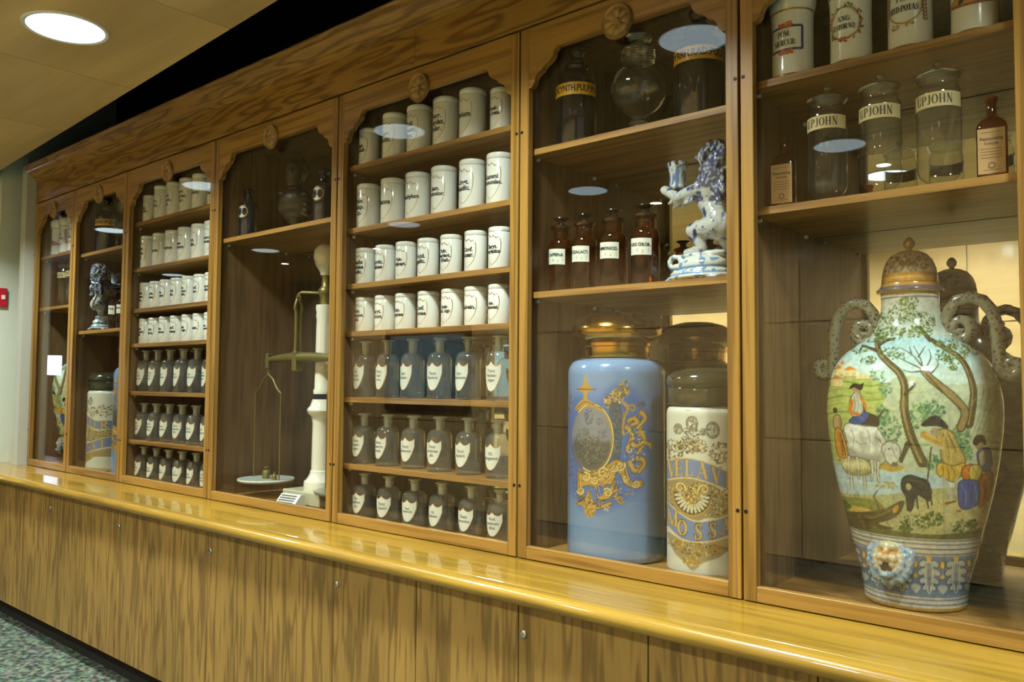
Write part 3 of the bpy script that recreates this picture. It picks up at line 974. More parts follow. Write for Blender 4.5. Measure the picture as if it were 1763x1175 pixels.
# ------------------------------------------------------------------ white drug jars (two matching cases)
ORD = ['first', 'second', 'third', 'fourth', 'fifth', 'sixth', 'seventh']
ROWN = ['top shelf', 'second shelf', 'third shelf', 'fourth shelf', 'fifth shelf', 'sixth shelf', 'bottom']
def jar_meshes(r, h):
    b = [(0, 0), (r * 0.965, 0), (r, 0.003), (r, h * 0.855), (r * 0.985, h * 0.862), (r * 0.9, h * 0.866)]
    l = [(r * 0.9, h * 0.866), (r * 0.99, h * 0.868), (r * 1.01, h * 0.874), (r * 1.01, h * 0.94), (r * 0.99, h * 0.965), (r * 0.93, h * 0.978), (0, h * 0.984)]
    def shield(sg):
        return [(sg * u * r, v * h) for u, v in ((0.0, 0.10), (0.35, 0.17), (0.66, 0.30), (0.80, 0.46), (0.82, 0.60), (0.74, 0.70))]
    sq = [(u * r, v * h) for u, v in ((-0.62, 0.76), (-0.45, 0.80), (-0.25, 0.76), (-0.05, 0.73), (0.1, 0.77), (0.28, 0.74), (0.45, 0.71), (0.62, 0.74))]
    parts = []
    for sg in (-1, 1):
        p = catmull(shield(sg), 5)
        parts.append(ribbon_vf(p, [0.0008 + 0.0014 * min(1, k / len(p) * 1.4) for k in range(len(p))]))
    p = catmull(sq, 4)
    parts.append(ribbon_vf(p, [0.0008 + 0.0022 * abs(math.sin(k * 0.5)) for k in range(len(p))]))
    gl = wrap_vf(join(parts), r)
    return lathe(b, 'porcelain', 36), lathe(l, 'porcelain', 36), mk(*gl, 'gold_line', 180)
JM = {k: jar_meshes(*k) for k in ((0.043, 0.164), (0.036, 0.138), (0.042, 0.161), (0.0355, 0.132), (0.0355, 0.124))}
JROWS = [
    (0, [(-1.448, 1, 'Lign.\nsassafr.'), (-1.310, 0, 'Ferr.\nlactic.'), (-1.185, 0, 'Kali\nprussic.\nflav.'), (-1.059, 0, 'Ferr.\noxydat.\nrubr.'), (-0.939, 0, 'Minium'), (-0.816, 1, 'Hydr.\nc. creta.')]),
    (1, [(-1.446, 2, 'Pulv.\njalap.\ncp.'), (-1.315, 2, 'Manna'), (-1.189, 2, 'Diachylum'), (-1.065, 2, 'Sem.\ncydonior.'), (-0.938, 2, 'Ungt.\nbasilic.'), (-0.821, 2, 'Gummi\nammoniac.')]),
    (2, [(-1.457, 3, 'Radix\nrubiae\nindic.'), (-1.349, 3, 'Cortic.\nchinae'), (-1.243, 3, 'Pulv.\nantipept.'), (-1.135, 3, 'Acid.\ngallic.'), (-1.028, 3, 'Pulv.\naperient.\nc. Rhab.'), (-0.920, 3, 'Conf.\nRosar.'), (-0.819, 3, 'Baryt.\nmuriatica')]),
    (3, [(-1.453, 4, 'Pulv.\ncolocynt.\nalb.'), (-1.347, 4, 'Baryt.\ncarbon.'), (-1.242, 4, 'Pulv.\njalapinae'), (-1.131, 4, 'Conf.\nSennae'), (-1.021, 4, 'Hydr.\nsub. nigr.'), (-0.918, 4, 'Salvein.'), (-0.818, 4, 'Pulv.\nantimonial.')]),
]
KEYS = [(0.043, 0.164), (0.036, 0.138), (0.042, 0.161), (0.0355, 0.132), (0.0355, 0.124)]
def bay3(x): return -3.172 + 0.018 + (x + 1.516 - 0.018) * (0.818 - 0.036) / (0.844 - 0.036)
_lt = {}
for bay, side in ((4, 'right'), (2, 'left')):
    for row, jars in JROWS:
        for n, (x, k, txt) in enumerate(jars):
            r, h = KEYS[k]
            if bay == 2: x = bay3(x)
            if bay == 2 and n == 0: x += 0.004
            size = 'squat white' if k == 1 else 'white'
            t = thing('drug_jar', '%s cylindrical ceramic drug jar, %s from left, %s, case %s of the scale' % (size, ORD[n], ROWN[row], side),
                      'jar', (x, 0.085, top(bay, row)), random.Random(n * 7 + row + bay).uniform(-0.16, 0.1), 'white ceramic drug jars, case %s of the scale' % side)
            b, l, g = JM[(r, h)]
            link('body', b, t); link('lid', l, t); link('gold_border', g, t)
            key = (txt, k)
            if key not in _lt:
                big = max(len(q) for q in txt.split('\n'))
                sz = min(0.0225 if k < 3 else 0.0185, 2.0 * r / (0.5 * big))
                _lt[key] = mk(*wrap_vf(shift(text_vf(txt, sz, 0.0008, 0.92, 0.95), 0, h * 0.46), r, 0, 0.0005), 'ink')
            link('lettering', _lt[key], t)

# ------------------------------------------------------------------ clear reagent bottles
def bottle_meshes(R, h):
    nr = R * 0.37
    p = [(0, 0.003), (R * 0.6, 0.001), (R * 0.93, 0.0), (R, 0.005), (R, h * 0.60)]
    p = rnd(p, R, h * 0.60, nr * 1.25, h * 0.755, 7)
    p += [(nr, h * 0.79), (nr, h * 0.89), (nr * 1.35, h * 0.90), (nr * 1.4, h * 0.915), (nr * 1.2, h * 0.925)]
    s = [(0, h * 0.74), (nr * 0.75, h * 0.74), (nr * 0.9, h * 0.92), (nr * 0.95, h * 0.945), (R * 0.56, h * 0.955), (R * 0.58, h * 0.975), (R * 0.5, h * 0.99), (0, h)]
    w, zt, zb = R * 0.80, h * 0.585, h * 0.14
    us = list(np.linspace(-w, w, 25))
    hi = lambda u: zt - 0.055 * h * abs(math.sin(PI * abs(u) / w)) - 0.02 * h * (abs(u) / w)
    lo = lambda u: zb + (zt - zb) * 0.62 * (abs(u) / w) ** 2.2
    lab = wrap_vf(strip_vf(us, lo, hi, 4), R)
    ol = [(u, hi(u)) for u in us] + [(u, lo(u)) for u in us[::-1]]
    ol.append(ol[0])
    brd = wrap_vf(ribbon_vf(ol, 0.0016), R, 0, 0.0007)
    return lathe(p, 'bottle', 32, 60), lathe(s, 'frosted', 20), mk(*lab, 'paper', 180), mk(*brd, 'orange_line', 180)
BROWS = [
    (4, 0.040, 0.200, [(-1.456, 'Ol.\nRosar.\nmosch.'), (-1.335, 'Tinct:\nOpii\ncroc.'), (-1.209, 'Spir:\njuniper.'), (-1.081, 'Tinct:\nBenzoic'), (-0.952, 'Spir:\ncommunis'), (-0.823, 'Tinct:\nHelleb:\nniger')]),
    (5, 0.0405, 0.176, [(-1.455, 'Tinct:\nPimpin.\nnigra'), (-1.330, 'Tinct:\nCatechu\ncomp.'), (-1.201, 'Tinct:\nBenzoes'), (-1.076, 'Tinct:\nAmbrae\nalb.'), (-0.948, 'Tinct:\nAurant.'), (-0.822, 'Ol.\nBergamot')]),
    (6, 0.0405, 0.160, [(-1.448, 'Ess.\nanthos\nnat.'), (-1.319, 'Tinct:\nCapsici'), (-1.191, 'Tinct:\nAristoloch.'), (-1.063, 'Ol.\nValerian.'), (-0.932, 'Tinct:\nArmorac.'), (-0.813, 'Acid.\naceticum\ndilut.')]),
]
_bt = {}
for bay, side in ((4, 'right'), (2, 'left')):
    for row, R, h, bs in BROWS:
        if (R, h) not in _bt: _bt[(R, h)] = bottle_meshes(R, h)
        bm_, sm_, lm_, om_ = _bt[(R, h)]
        z = top(bay, row) if row < 6 else ZB
        for n, (x, txt) in enumerate(bs):
            if bay == 2: x = bay3(x)
            t = thing('reagent_bottle', 'clear stoppered bottle, white shield label, %s from left, %s bottle row, %s of the scale' % (ORD[n], ('upper', 'middle', 'lower')[row - 4], side),
                      'bottle', (x, 0.09, z), random.Random(n * 5 + row + bay).uniform(-0.1, 0.22), 'clear reagent bottles, case %s of the scale' % side)
            b = link('body', bm_, t); link('stopper', sm_, t)
            lb = link('shield_label', lm_, t); link('label_border', om_, lb)
            if (txt, R, h) not in _lt:
                big = max(len(q) for q in txt.split('\n'))
                sz = min(0.0135, 1.3 * R / (0.5 * big))
                _lt[(txt, R, h)] = mk(*wrap_vf(shift(text_vf(txt, sz, 0.0002, 1.0, 0.95), 0, h * 0.375), R, 0, 0.0008), 'ink_soft')
            link('lettering', _lt[(txt, R, h)], lb)

# ------------------------------------------------------------------ tall jars with yellow bands, cut-glass globe (cases 2 and 6)
def band_vf(half, z0, hgt, n=24):
    us = list(np.linspace(-half, half, n))
    return strip_vf(us, lambda u: z0, lambda u: z0 + hgt, 2)
def dark_jar(name, label, x, y, z, R, text, group):
    t = thing(name, label, 'jar', (x, y, z), 0.42, group)
    p = [(0, 0), (R * 0.95, 0), (R, 0.006), (R, 0.185)]
    p = rnd(p, R, 0.185, R * 0.55, 0.225, 7) + [(R * 0.52, 0.235), (R * 0.60, 0.24), (R * 0.60, 0.248), (R * 0.5, 0.25)]
    link('body', lathe(p, 'black_glass', 40), t)
    s = [(R * 0.44, 0.25), (R * 0.5, 0.256), (R * 0.3, 0.264), (R * 0.26, 0.272)] + [(R * 0.42 * math.sin(a), 0.292 - 0.02 * math.cos(a)) for a in (0.9, 1.3, 1.7, 2.1, 2.5, 2.8)] + [(0, 0.313)]
    link('stopper', lathe(s, 'black_glass', 28), t)
    bd = link('yellow_label', mk(*wrap_vf(band_vf(R * 1.35, 0.150, 0.036), R), 'label_yellow', 180), t)
    link('lettering', mk(*wrap_vf(shift(text_vf(text, 0.026, 0.0007, 1.0, 0.80 if len(text) < 17 else 0.68), 0, 0.168), R, 0, 0.0008), 'ink'), bd)
    return t
GY = 'dark jars with yellow name bands'
dark_jar('band_jar', 'dark glass jar with yellow band beside the left wall, above the amber bottles', -0.566, 0.13, top(5, 0), 0.060, 'COLOCYNTH.PULP.PULV.', GY)
dark_jar('band_jar', 'dark glass jar with yellow band lettered RAD.PULV, right of the globe jar', -0.172, 0.13, top(5, 0), 0.065, 'PYRRH.RAD.PULV.', GY)
dark_jar('band_jar', 'dark jar with yellow band left of a globe jar, far left cases', -3.690, 0.13, top(1, 0), 0.060, 'PYRRH.RAD.PULV.', GY)
dark_jar('band_jar', 'dark jar with yellow band right of a globe jar, far left cases', -3.290, 0.13, top(1, 0), 0.060, 'COLOCYNTH.PULP.PULV.', GY)

def globe_jar(label, x, y, z):
    t = thing('globe_jar', label, 'jar', (x, y, z), 0, 'cut-glass globe jars')
    link('foot', lathe([(0, 0), (0.034, 0), (0.036, 0.004), (0.030, 0.012), (0.022, 0.02), (0.016, 0.03), (0.020, 0.038), (0.028, 0.044), (0.020, 0.052), (0.018, 0.058)], 'crystal', 12, 20), t)
    pr = [(0.018, 0.058)] + [(0.0767 * math.sin(a), 0.140 - 0.0767 * math.cos(a)) for a in np.linspace(0.3, 2.62, 20)]
    link('globe', lathe(pr, 'clear', 40), t)
    nk = [(0.038, 0.2065), (0.044, 0.212)]
    for k in range(5):
        nk += [(0.0465, 0.217 + k * 0.007), (0.0435, 0.2205 + k * 0.007)]
    nk += [(0.044, 0.252), (0.040, 0.256)]
    v1, f1 = lathe_vf(nk, 22)
    v1 = [(x_ * (1 + (0.02 if (i // 22 + i) % 2 else -0.02)), y_ * (1 + (0.02 if (i // 22 + i) % 2 else -0.02)), z_) for i, (x_, y_, z_) in enumerate(v1)]
    link('cut_neck', mk(v1, f1, 'crystal'), t)
    st = [(0.036, 0.254), (0.034, 0.262), (0.030, 0.268), (0.036, 0.275), (0.040, 0.284), (0.037, 0.293), (0.026, 0.299), (0, 0.301)]
    link('stopper', lathe(st, 'crystal', 14, 20), t)
globe_jar('clear footed globe jar with cut-glass neck between two dark banded jars', -0.362, 0.14, top(5, 0))
globe_jar('clear footed globe jar in the dim second case from the left', -3.49, 0.14, top(1, 0))

# ------------------------------------------------------------------ amber bottles with white labels
def amber_meshes(R, h):
    p = [(0, 0.004), (R * 0.8, 0.0), (R, 0.006), (R, h * 0.60)]
    p = rnd(p, R, h * 0.60, R * 0.70, h * 0.70, 6)
    p += [(R * 0.68, h * 0.72), (R * 0.68, h * 0.83), (R * 0.84, h * 0.84), (R * 0.86, h * 0.87), (R * 0.7, h * 0.88)]
    s = [(0, h * 0.8), (R * 0.6, h * 0.8), (R * 0.62, h * 0.885), (R * 0.30, h * 0.905), (R * 0.28, h * 0.94), (R * 0.5, h * 0.96), (R * 0.66, h * 0.975), (R * 0.64, h * 0.985), (0, h * 1.0)]
    return lathe(p, 'amber', 36, 60), lathe(s, 'amber_dark', 24)
AB = {}
def amber_bottle(label, x, y, z, R, h, text, group):
    if (R, h) not in AB: AB[(R, h)] = amber_meshes(R, h)
    t = thing('amber_bottle', label, 'bottle', (x, y, z), 0.12, group)
    link('body', AB[(R, h)][0], t); link('stopper', AB[(R, h)][1], t)
    hw = R * 0.86
    lb = link('white_label', mk(*wrap_vf(strip_vf(list(np.linspace(-hw, hw, 16)), lambda u: h * 0.37 - 0.05 * u, lambda u: h * 0.57 - 0.05 * u, 2), R), 'paper', 180), t)
    tv = text_vf(text, 0.0125, 0.0005, 1.0, 0.86)
    sc = min(1.0, 1.55 * R / (max(u for u, v in tv[0]) * 2))
    tv = ([(u * sc, v - 0.05 * u) for u, v in tv[0]], tv[1])
    ln = [ribbon_vf([(-hw * 0.8, h * q), (-hw * 0.2, h * q + 0.002), (hw * 0.3, h * q - 0.002), (hw * 0.8, h * q + 0.001)], 0.0012) for q in (0.405, 0.425)]
    link('lettering', mk(*wrap_vf(join([shift(tv, 0, h * 0.49)] + ln), R, 0, 0.0008), 'ink'), lb)
GA = 'amber stoppered bottles with white labels'
for n, (x, R, txt) in enumerate(((-0.612, 0.0355, 'CAFFEINA'), (-0.528, 0.0360, 'SODA:LACT:'), (-0.430, 0.0375, 'AMMON:IOD.'), (-0.328, 0.0385, 'IODO CHLOR.'))):
    amber_bottle('amber stoppered bottle with white label, %s of the four left of the blue-and-white lion' % ORD[n], x, 0.12, top(5, 1), R, 0.224, txt, GA)
for n, (x, txt) in enumerate(((-3.53, 'IODO CHLOR.'), (-3.435, 'AMMON:IOD.'), (-3.34, 'SODA:LACT:'), (-3.245, 'CAFFEINA'))):
    amber_bottle('amber bottle with white label beside the distant lion, %s from the lion' % ORD[n], x, 0.12, top(1, 1), 0.036, 0.224, txt, 'amber bottles in the far left case')

# ------------------------------------------------------------------ albarello jars of the right and far left cases
def leaf_vf(u, v, L, w, a):
    pts = []
    for i in range(9):
        t = i / 8
        pts.append((L * (t - 0.5), w * math.sin(PI * t)))
    for i in range(7, 0, -1):
        t = i / 8
        pts.append((L * (t - 0.5), -w * math.sin(PI * t)))
    c, s = math.cos(a), math.sin(a)
    return [(u + x * c - y * s, v + x * s + y * c) for x, y in pts], [tuple(range(len(pts)))]
def spray_vf(u, v, ru, rv, n, L, seed):
    g = random.Random(seed)
    return join([leaf_vf(u + ru * g.uniform(-1, 1), v + rv * g.uniform(-1, 1), L * g.uniform(0.6, 1.2), L * 0.28, g.uniform(0, 3.1)) for _ in range(n)])
def albarello(label, x, y, z, R, style, group, bands=True):
    t = thing('pharmacy_jar', label, 'jar', (x, y, z), 0, group)
    p = [(0, 0), (R * 1.06, 0), (R * 1.08, 0.006), (R * 1.03, 0.014), (R * 1.0, 0.024), (R * 0.985, 0.06), (R * 0.985, 0.12), (R * 1.0, 0.150), (R * 1.02, 0.158), (R * 1.02, 0.163),
         (R * 1.09, 0.172), (R * 1.14, 0.186), (R * 1.15, 0.198), (R * 1.12, 0.203), (R * 1.05, 0.203)]
    link('body', lathe(p, 'porcelain', 44), t)
    link('lid', lathe([(R * 1.05, 0.203), (R * 1.06, 0.206), (R * 0.9, 0.214), (R * 0.3, 0.220), (R * 0.22, 0.226), (R * 0.26, 0.236), (R * 0.2, 0.243), (0, 0.246)], 'porcelain', 36), t)
    link('gold_band', lathe([(R * 1.082, 0.004), (R * 1.086, 0.006), (R * 1.05, 0.0115)], 'gold_line', 44), t)
    link('gold_band', lathe([(R * 1.023, 0.160), (R * 1.027, 0.1625), (R * 1.04, 0.1645)], 'gold_line', 44), t)
    zc = 0.095 if style < 3 else 0.066
    def pr(name, vf, mat, lift=0.0006):
        return link(name, mk(*wrap_vf(vf, R, 0, lift), mat, 180), t)
    if style == 0:
        hw, hh = 0.040, 0.027
        P = [(-hw, zc - hh), (hw, zc - hh), (hw, zc + hh), (-hw, zc + hh)]
        def seg(a, b): return [(a[0] + (b[0] - a[0]) * k / 14, a[1] + (b[1] - a[1]) * k / 14) for k in range(15)]
        pr('blue_frame', join([ribbon_vf(seg(P[k], P[(k + 1) % 4]), 0.0055) for k in range(4)]), 'blue_frame')
        pr('flower_print', join([spray_vf(0.002, zc + hh + 0.004, 0.016, 0.006, 46, 0.007, 3), spray_vf(0.002, zc - hh - 0.004, 0.016, 0.006, 46, 0.007, 4)]), 'orange_print', 0.0009)
        pr('lettering', join([shift(caps_vf('POM:', 0.0135, 0.72), -0.002, zc + 0.011), shift(caps_vf('MERCUR:', 0.0135, 0.68), 0.0, zc - 0.010)]), 'ink')
    elif style == 1:
        ring = [(0.034 * math.cos(a) * (1 + 0.04 * math.sin(7 * a)), zc + 0.036 * math.sin(a)) for a in np.linspace(0, 2 * PI, 60)]
        pr('gold_wreath', ribbon_vf(ring, 0.0045), 'gold_print')
        g = random.Random(2)
        lv, rd = [], []
        for k in range(46):
            a = g.uniform(0, 2 * PI)
            q = g.uniform(1.0, 1.22)
            (lv if g.random() < 0.6 else rd).append(leaf_vf(0.034 * q * math.cos(a), zc + 0.036 * q * math.sin(a), 0.008, 0.0022, g.uniform(0, 3)))
        pr('leaf_print', join(lv), 'green_print', 0.0009)
        pr('flower_print', join(rd + [spray_vf(0, zc - 0.036, 0.012, 0.004, 24, 0.006, 8)]), 'orange_print', 0.001)
        pr('lettering', join([shift(caps_vf('UNG:', 0.0120, 0.72), 0.001, zc + 0.010), shift(caps_vf('ESTORAQ:', 0.0120, 0.66), 0.0, zc - 0.008)]), 'ink')
    elif style == 2:
        lyre = catmull([(-0.030, zc + 0.03), (-0.036, zc + 0.005), (-0.028, zc - 0.022), (0.0, zc - 0.036), (0.028, zc - 0.022), (0.036, zc + 0.005), (0.030, zc + 0.03), (0.022, zc + 0.045)], 6)
        pr('gold_wreath', ribbon_vf(lyre, 0.0032), 'gold_print')
        lv = []
        for k in range(11):
            q = k / 10
            for s in (-1, 1):
                for e in (-1, 1):
                    lv.append(leaf_vf(s * (0.043 + e * 0.0032 - 0.004 * q), zc - 0.03 + 0.075 * q, 0.010, 0.0022, s * (1.1) if e > 0 else -s * 1.1 + PI))
        pr('leaf_print', join(lv), 'red_print', 0.0009)
        pr('base_print', join([spray_vf(-0.018, zc - 0.041, 0.008, 0.005, 14, 0.006, 5), spray_vf(0.012, zc - 0.040, 0.008, 0.004, 12, 0.006, 6)]), 'gold_print', 0.001)
        pr('lettering', join([shift(caps_vf('POM:', 0.0135, 0.72), 0.0, zc + 0.018), shift(caps_vf('HYD:POTAS:', 0.0135, 0.60), 0.0, zc - 0.004)]), 'ink')
    else:
        us = list(np.linspace(-0.052, 0.052, 30))
        mid = lambda u: zc + 0.012 - 3.0 * u * u
        pr('banner_print', strip_vf(us, lambda u: mid(u) - 0.017 * (1 - (abs(u) / 0.056) ** 2), lambda u: mid(u) + 0.013 * (1 - (abs(u) / 0.056) ** 2), 3), 'red_print')
        pr('scroll_print', strip_vf(list(np.linspace(-0.04, 0.04, 24)), lambda u: mid(u) - 0.011 * (1 - (abs(u) / 0.044) ** 2), lambda u: mid(u) + 0.008 * (1 - (abs(u) / 0.044) ** 2), 2), 'gold_print', 0.0009)
        pr('emblem_print', join([leaf_vf(-0.016, zc + 0.008, 0.018, 0.005, 0.9), leaf_vf(0.014, zc + 0.010, 0.018, 0.005, -0.2), leaf_vf(-0.002, zc + 0.016, 0.012, 0.004, 1.8)]), 'ink', 0.0012)
    return t
GP = 'white pharmacy jars on the top shelf, right case'
z = top(6, 0)
albarello('white pharmacy jar with blue frame lettered POM MERCUR', 0.088, 0.1, z, 0.0475, 0, GP)
albarello('white pharmacy jar with floral wreath lettered UNG ESTORAQ', 0.222, 0.1, z, 0.0445, 1, GP)
albarello('white pharmacy jar lettered POM HYD POTAS in a gold wreath', 0.346, 0.1, z, 0.0445, 2, GP)
albarello('white pharmacy jar with rose banner, rightmost of its shelf', 0.470, 0.1, z, 0.0445, 3, GP)
for n, (x, st) in enumerate(((-4.25, 3), (-4.13, 2), (-4.01, 1), (-3.885, 0))):
    albarello('white pharmacy jar in the far left case, top shelf, %s from left' % ORD[n], x, 0.1, top(0, 0), 0.0445, st, 'white pharmacy jars, far left case')

# ------------------------------------------------------------------ clear show jars lettered UPJOHN
up_b = [(0, 0.0), (0.018, 0.0), (0.022, 0.004), (0.020, 0.010), (0.016, 0.014)] + [(0.043 * math.sin(a), 0.050 - 0.036 * math.cos(a)) for a in np.linspace(0.42, PI / 2, 8)] + \
       [(0.043, 0.20), (0.0425, 0.212), (0.038, 0.222), (0.037, 0.230), (0.041, 0.238), (0.043, 0.242)]
up_l = [(0.036, 0.236), (0.044, 0.243), (0.0455, 0.248), (0.043, 0.251), (0.030, 0.258), (0.016, 0.262), (0.005, 0.264), (0.0045, 0.268)] + [(0.0095 * math.sin(a), 0.277 - 0.0095 * math.cos(a)) for a in np.linspace(0.5, 3.0, 8)] + [(0, 0.2865)]
up_bm, up_lm = lathe(up_b, 'clear', 40, 60), lathe(up_l, 'crystal', 40, 50)
_hw = 0.043 * 1.45
up_lab = mk(*wrap_vf(strip_vf(list(np.linspace(-_hw, _hw, 30)), lambda u: 0.172, lambda u: 0.203, 2), 0.043), 'paper_cream', 180)
up_txt = mk(*wrap_vf(shift(caps_vf('UPJOHN', 0.0195, 0.70, 0.14), 0, 0.188), 0.043, -0.02, 0.0008), 'ink_brown')
def upjohn(label, x, y, z, g):
    t = thing('show_jar', label, 'jar', (x, y, z), 0.03, g)
    link('body', up_bm, t); link('lid', up_lm, t)
    l = link('cream_label', up_lab, t); link('lettering', up_txt, l)
for n, x in enumerate((0.159, 0.276, 0.394)):
    upjohn('clear lidded glass jar with cream UPJOHN band, %s of three above the painted vase' % ORD[n], x, 0.12, top(6, 1), 'clear UPJOHN show jars')
for n, x in enumerate((-4.20, -4.085, -3.97)):
    upjohn('clear lidded glass jar in the far left case, %s from left' % ORD[n], x, 0.12, top(0, 1), 'clear show jars, far left case')

def square_vf(prof, n=36, e=3.6):
    vs, fs = [], []
    for r, z in prof:
        sq = min(1.0, max(0.0, (r - 0.011) / 0.014))
        for i in range(n):
            a = 2 * PI * (i + 0.5) / n
            c, s = math.cos(a), math.sin(a)
            k = (abs(c) ** e + abs(s) ** e) ** (-1 / e)
            k = 1 + (k - 1) * sq
            vs.append((r * k * c * 1.0, r * k * s * (1 - 0.25 * sq), z))
    for j in range(len(prof) - 1):
        for i in range(n):
            q = (i + 1) % n
            fs.append((j * n + i, j * n + q, (j + 1) * n + q, (j + 1) * n + i))
    fs.append(tuple(reversed(range(n)))); fs.append(tuple(range((len(prof) - 1) * n, len(prof) * n)))
    return vs, fs
pb = [(0.026, 0), (0.0275, 0.003), (0.0275, 0.110), (0.0255, 0.118), (0.020, 0.126), (0.012, 0.131), (0.0095, 0.136), (0.0095, 0.163), (0.012, 0.165), (0.012, 0.172), (0.0095, 0.174)]
pb_me = mk(*square_vf(pb), 'amber', 40)
lab_me = mk([(-0.024, -0.0212, 0.014), (0.024, -0.0212, 0.014), (0.024, -0.0212, 0.105), (-0.024, -0.0212, 0.105)], [(0, 1, 2, 3)], 'paper_tan')
def flat_text(vf, y): return mk([(u, y, v) for u, v in vf[0]], vf[1], 'ink_brown')
pl_txt = flat_text(join([shift(text_vf('Peptonizing', 0.0088, 0.0002), 0, 0.084), shift(text_vf('POWDER', 0.006, 0.0001), 0, 0.074)] +
                        [ribbon_vf([(-0.019, 0.064 - 0.006 * k), (0.019, 0.064 - 0.006 * k)], 0.0008) for k in range(4)] +
                        [ribbon_vf([(0.0055 * math.cos(a), 0.030 + 0.0055 * math.sin(a)) for a in np.linspace(0, 2 * PI, 17)], 0.0016),
                         ribbon_vf([(-0.019, 0.097), (0.019, 0.097)], 0.0008), ribbon_vf([(-0.015, 0.021), (0.015, 0.021)], 0.0008)]), -0.0216)
def panel_bottle(label, x, y, z, rz, g):
    t = thing('panel_bottle', label, 'bottle', (x, y, z), rz, g)
    link('body', pb_me, t)
    l = link('tan_label', lab_me, t); link('lettering', pl_txt, l)
panel_bottle('square amber bottle with tan label left of the UPJOHN jars', 0.066, 0.095, top(6, 1), 0.12, 'square amber bottles')
panel_bottle('square amber bottle with tan label right of the UPJOHN jars', 0.497, 0.095, top(6, 1), 0.12, 'square amber bottles')

# ------------------------------------------------------------------ cobalt bottles beside the bust
cb = [(0, 0), (0.036, 0), (0.039, 0.005), (0.039, 0.145)]
cb = rnd(cb, 0.039, 0.145, 0.018, 0.162, 6) + [(0.015, 0.166), (0.015, 0.184), (0.019, 0.186), (0.019, 0.190)]
cb_me = lathe(cb, 'cobalt_glass', 36)
cs_me = lathe([(0.012, 0.19), (0.012, 0.198), (0.020, 0.204), (0.024, 0.210), (0.022, 0.215), (0, 0.216)], 'cobalt_glass', 24)
cl_me = mk(*wrap_vf(([(0, 0.118)] + [(0.026 * math.cos(a), 0.118 + 0.026 * math.sin(a)) for a in np.linspace(0, 2 * PI, 33)[:-1]], [(0, 1 + k, 1 + (k + 1) % 32) for k in range(32)]), 0.039), 'paper', 180)
co_me = mk(*wrap_vf(ribbon_vf([(0.026 * math.cos(a), 0.118 + 0.026 * math.sin(a)) for a in np.linspace(0, 2 * PI, 33)], 0.004), 0.039, 0, 0.0009), 'gold_line', 180)
ct_me = mk(*wrap_vf(join([shift(text_vf('MIST.', 0.011, 0.0003), 0, 0.126), shift(text_vf('CRETAE', 0.011, 0.0003), 0, 0.112)]), 0.039, 0, 0.001), 'ink')
for x, lab in ((-2.285, 'dark cobalt bottle with round white label left of the bronze bust'), (-1.760, 'dark cobalt bottle with round white label right of the bronze bust')):
    t = thing('cobalt_bottle', lab, 'bottle', (x, 0.12, top(3, 0)), 0.25, 'cobalt bottles by the bust')
    link('body', cb_me, t); link('stopper', cs_me, t)
    l = link('round_label', cl_me, t); link('label_border', co_me, l); link('lettering', ct_me, l)

# ------------------------------------------------------------------ large blue jar and white jar with gilt ornament
GO, GD, GH = (178, 138, 66), (78, 62, 34), (222, 190, 116)
def scroll(c, x, y, r, turns, a0, sg, w, col=GO):
    pts = []
    for i in range(22):
        t = i / 21
        a = a0 + sg * turns * 2 * PI * t
        pts.append((x + r * (1 - 0.8 * t) * math.cos(a), y + r * (1 - 0.8 * t) * math.sin(a)))
    c.line(pts, w + 1.6, GD, w * 0.8, False)
    c.line(pts, w, col, w * 0.6, False)

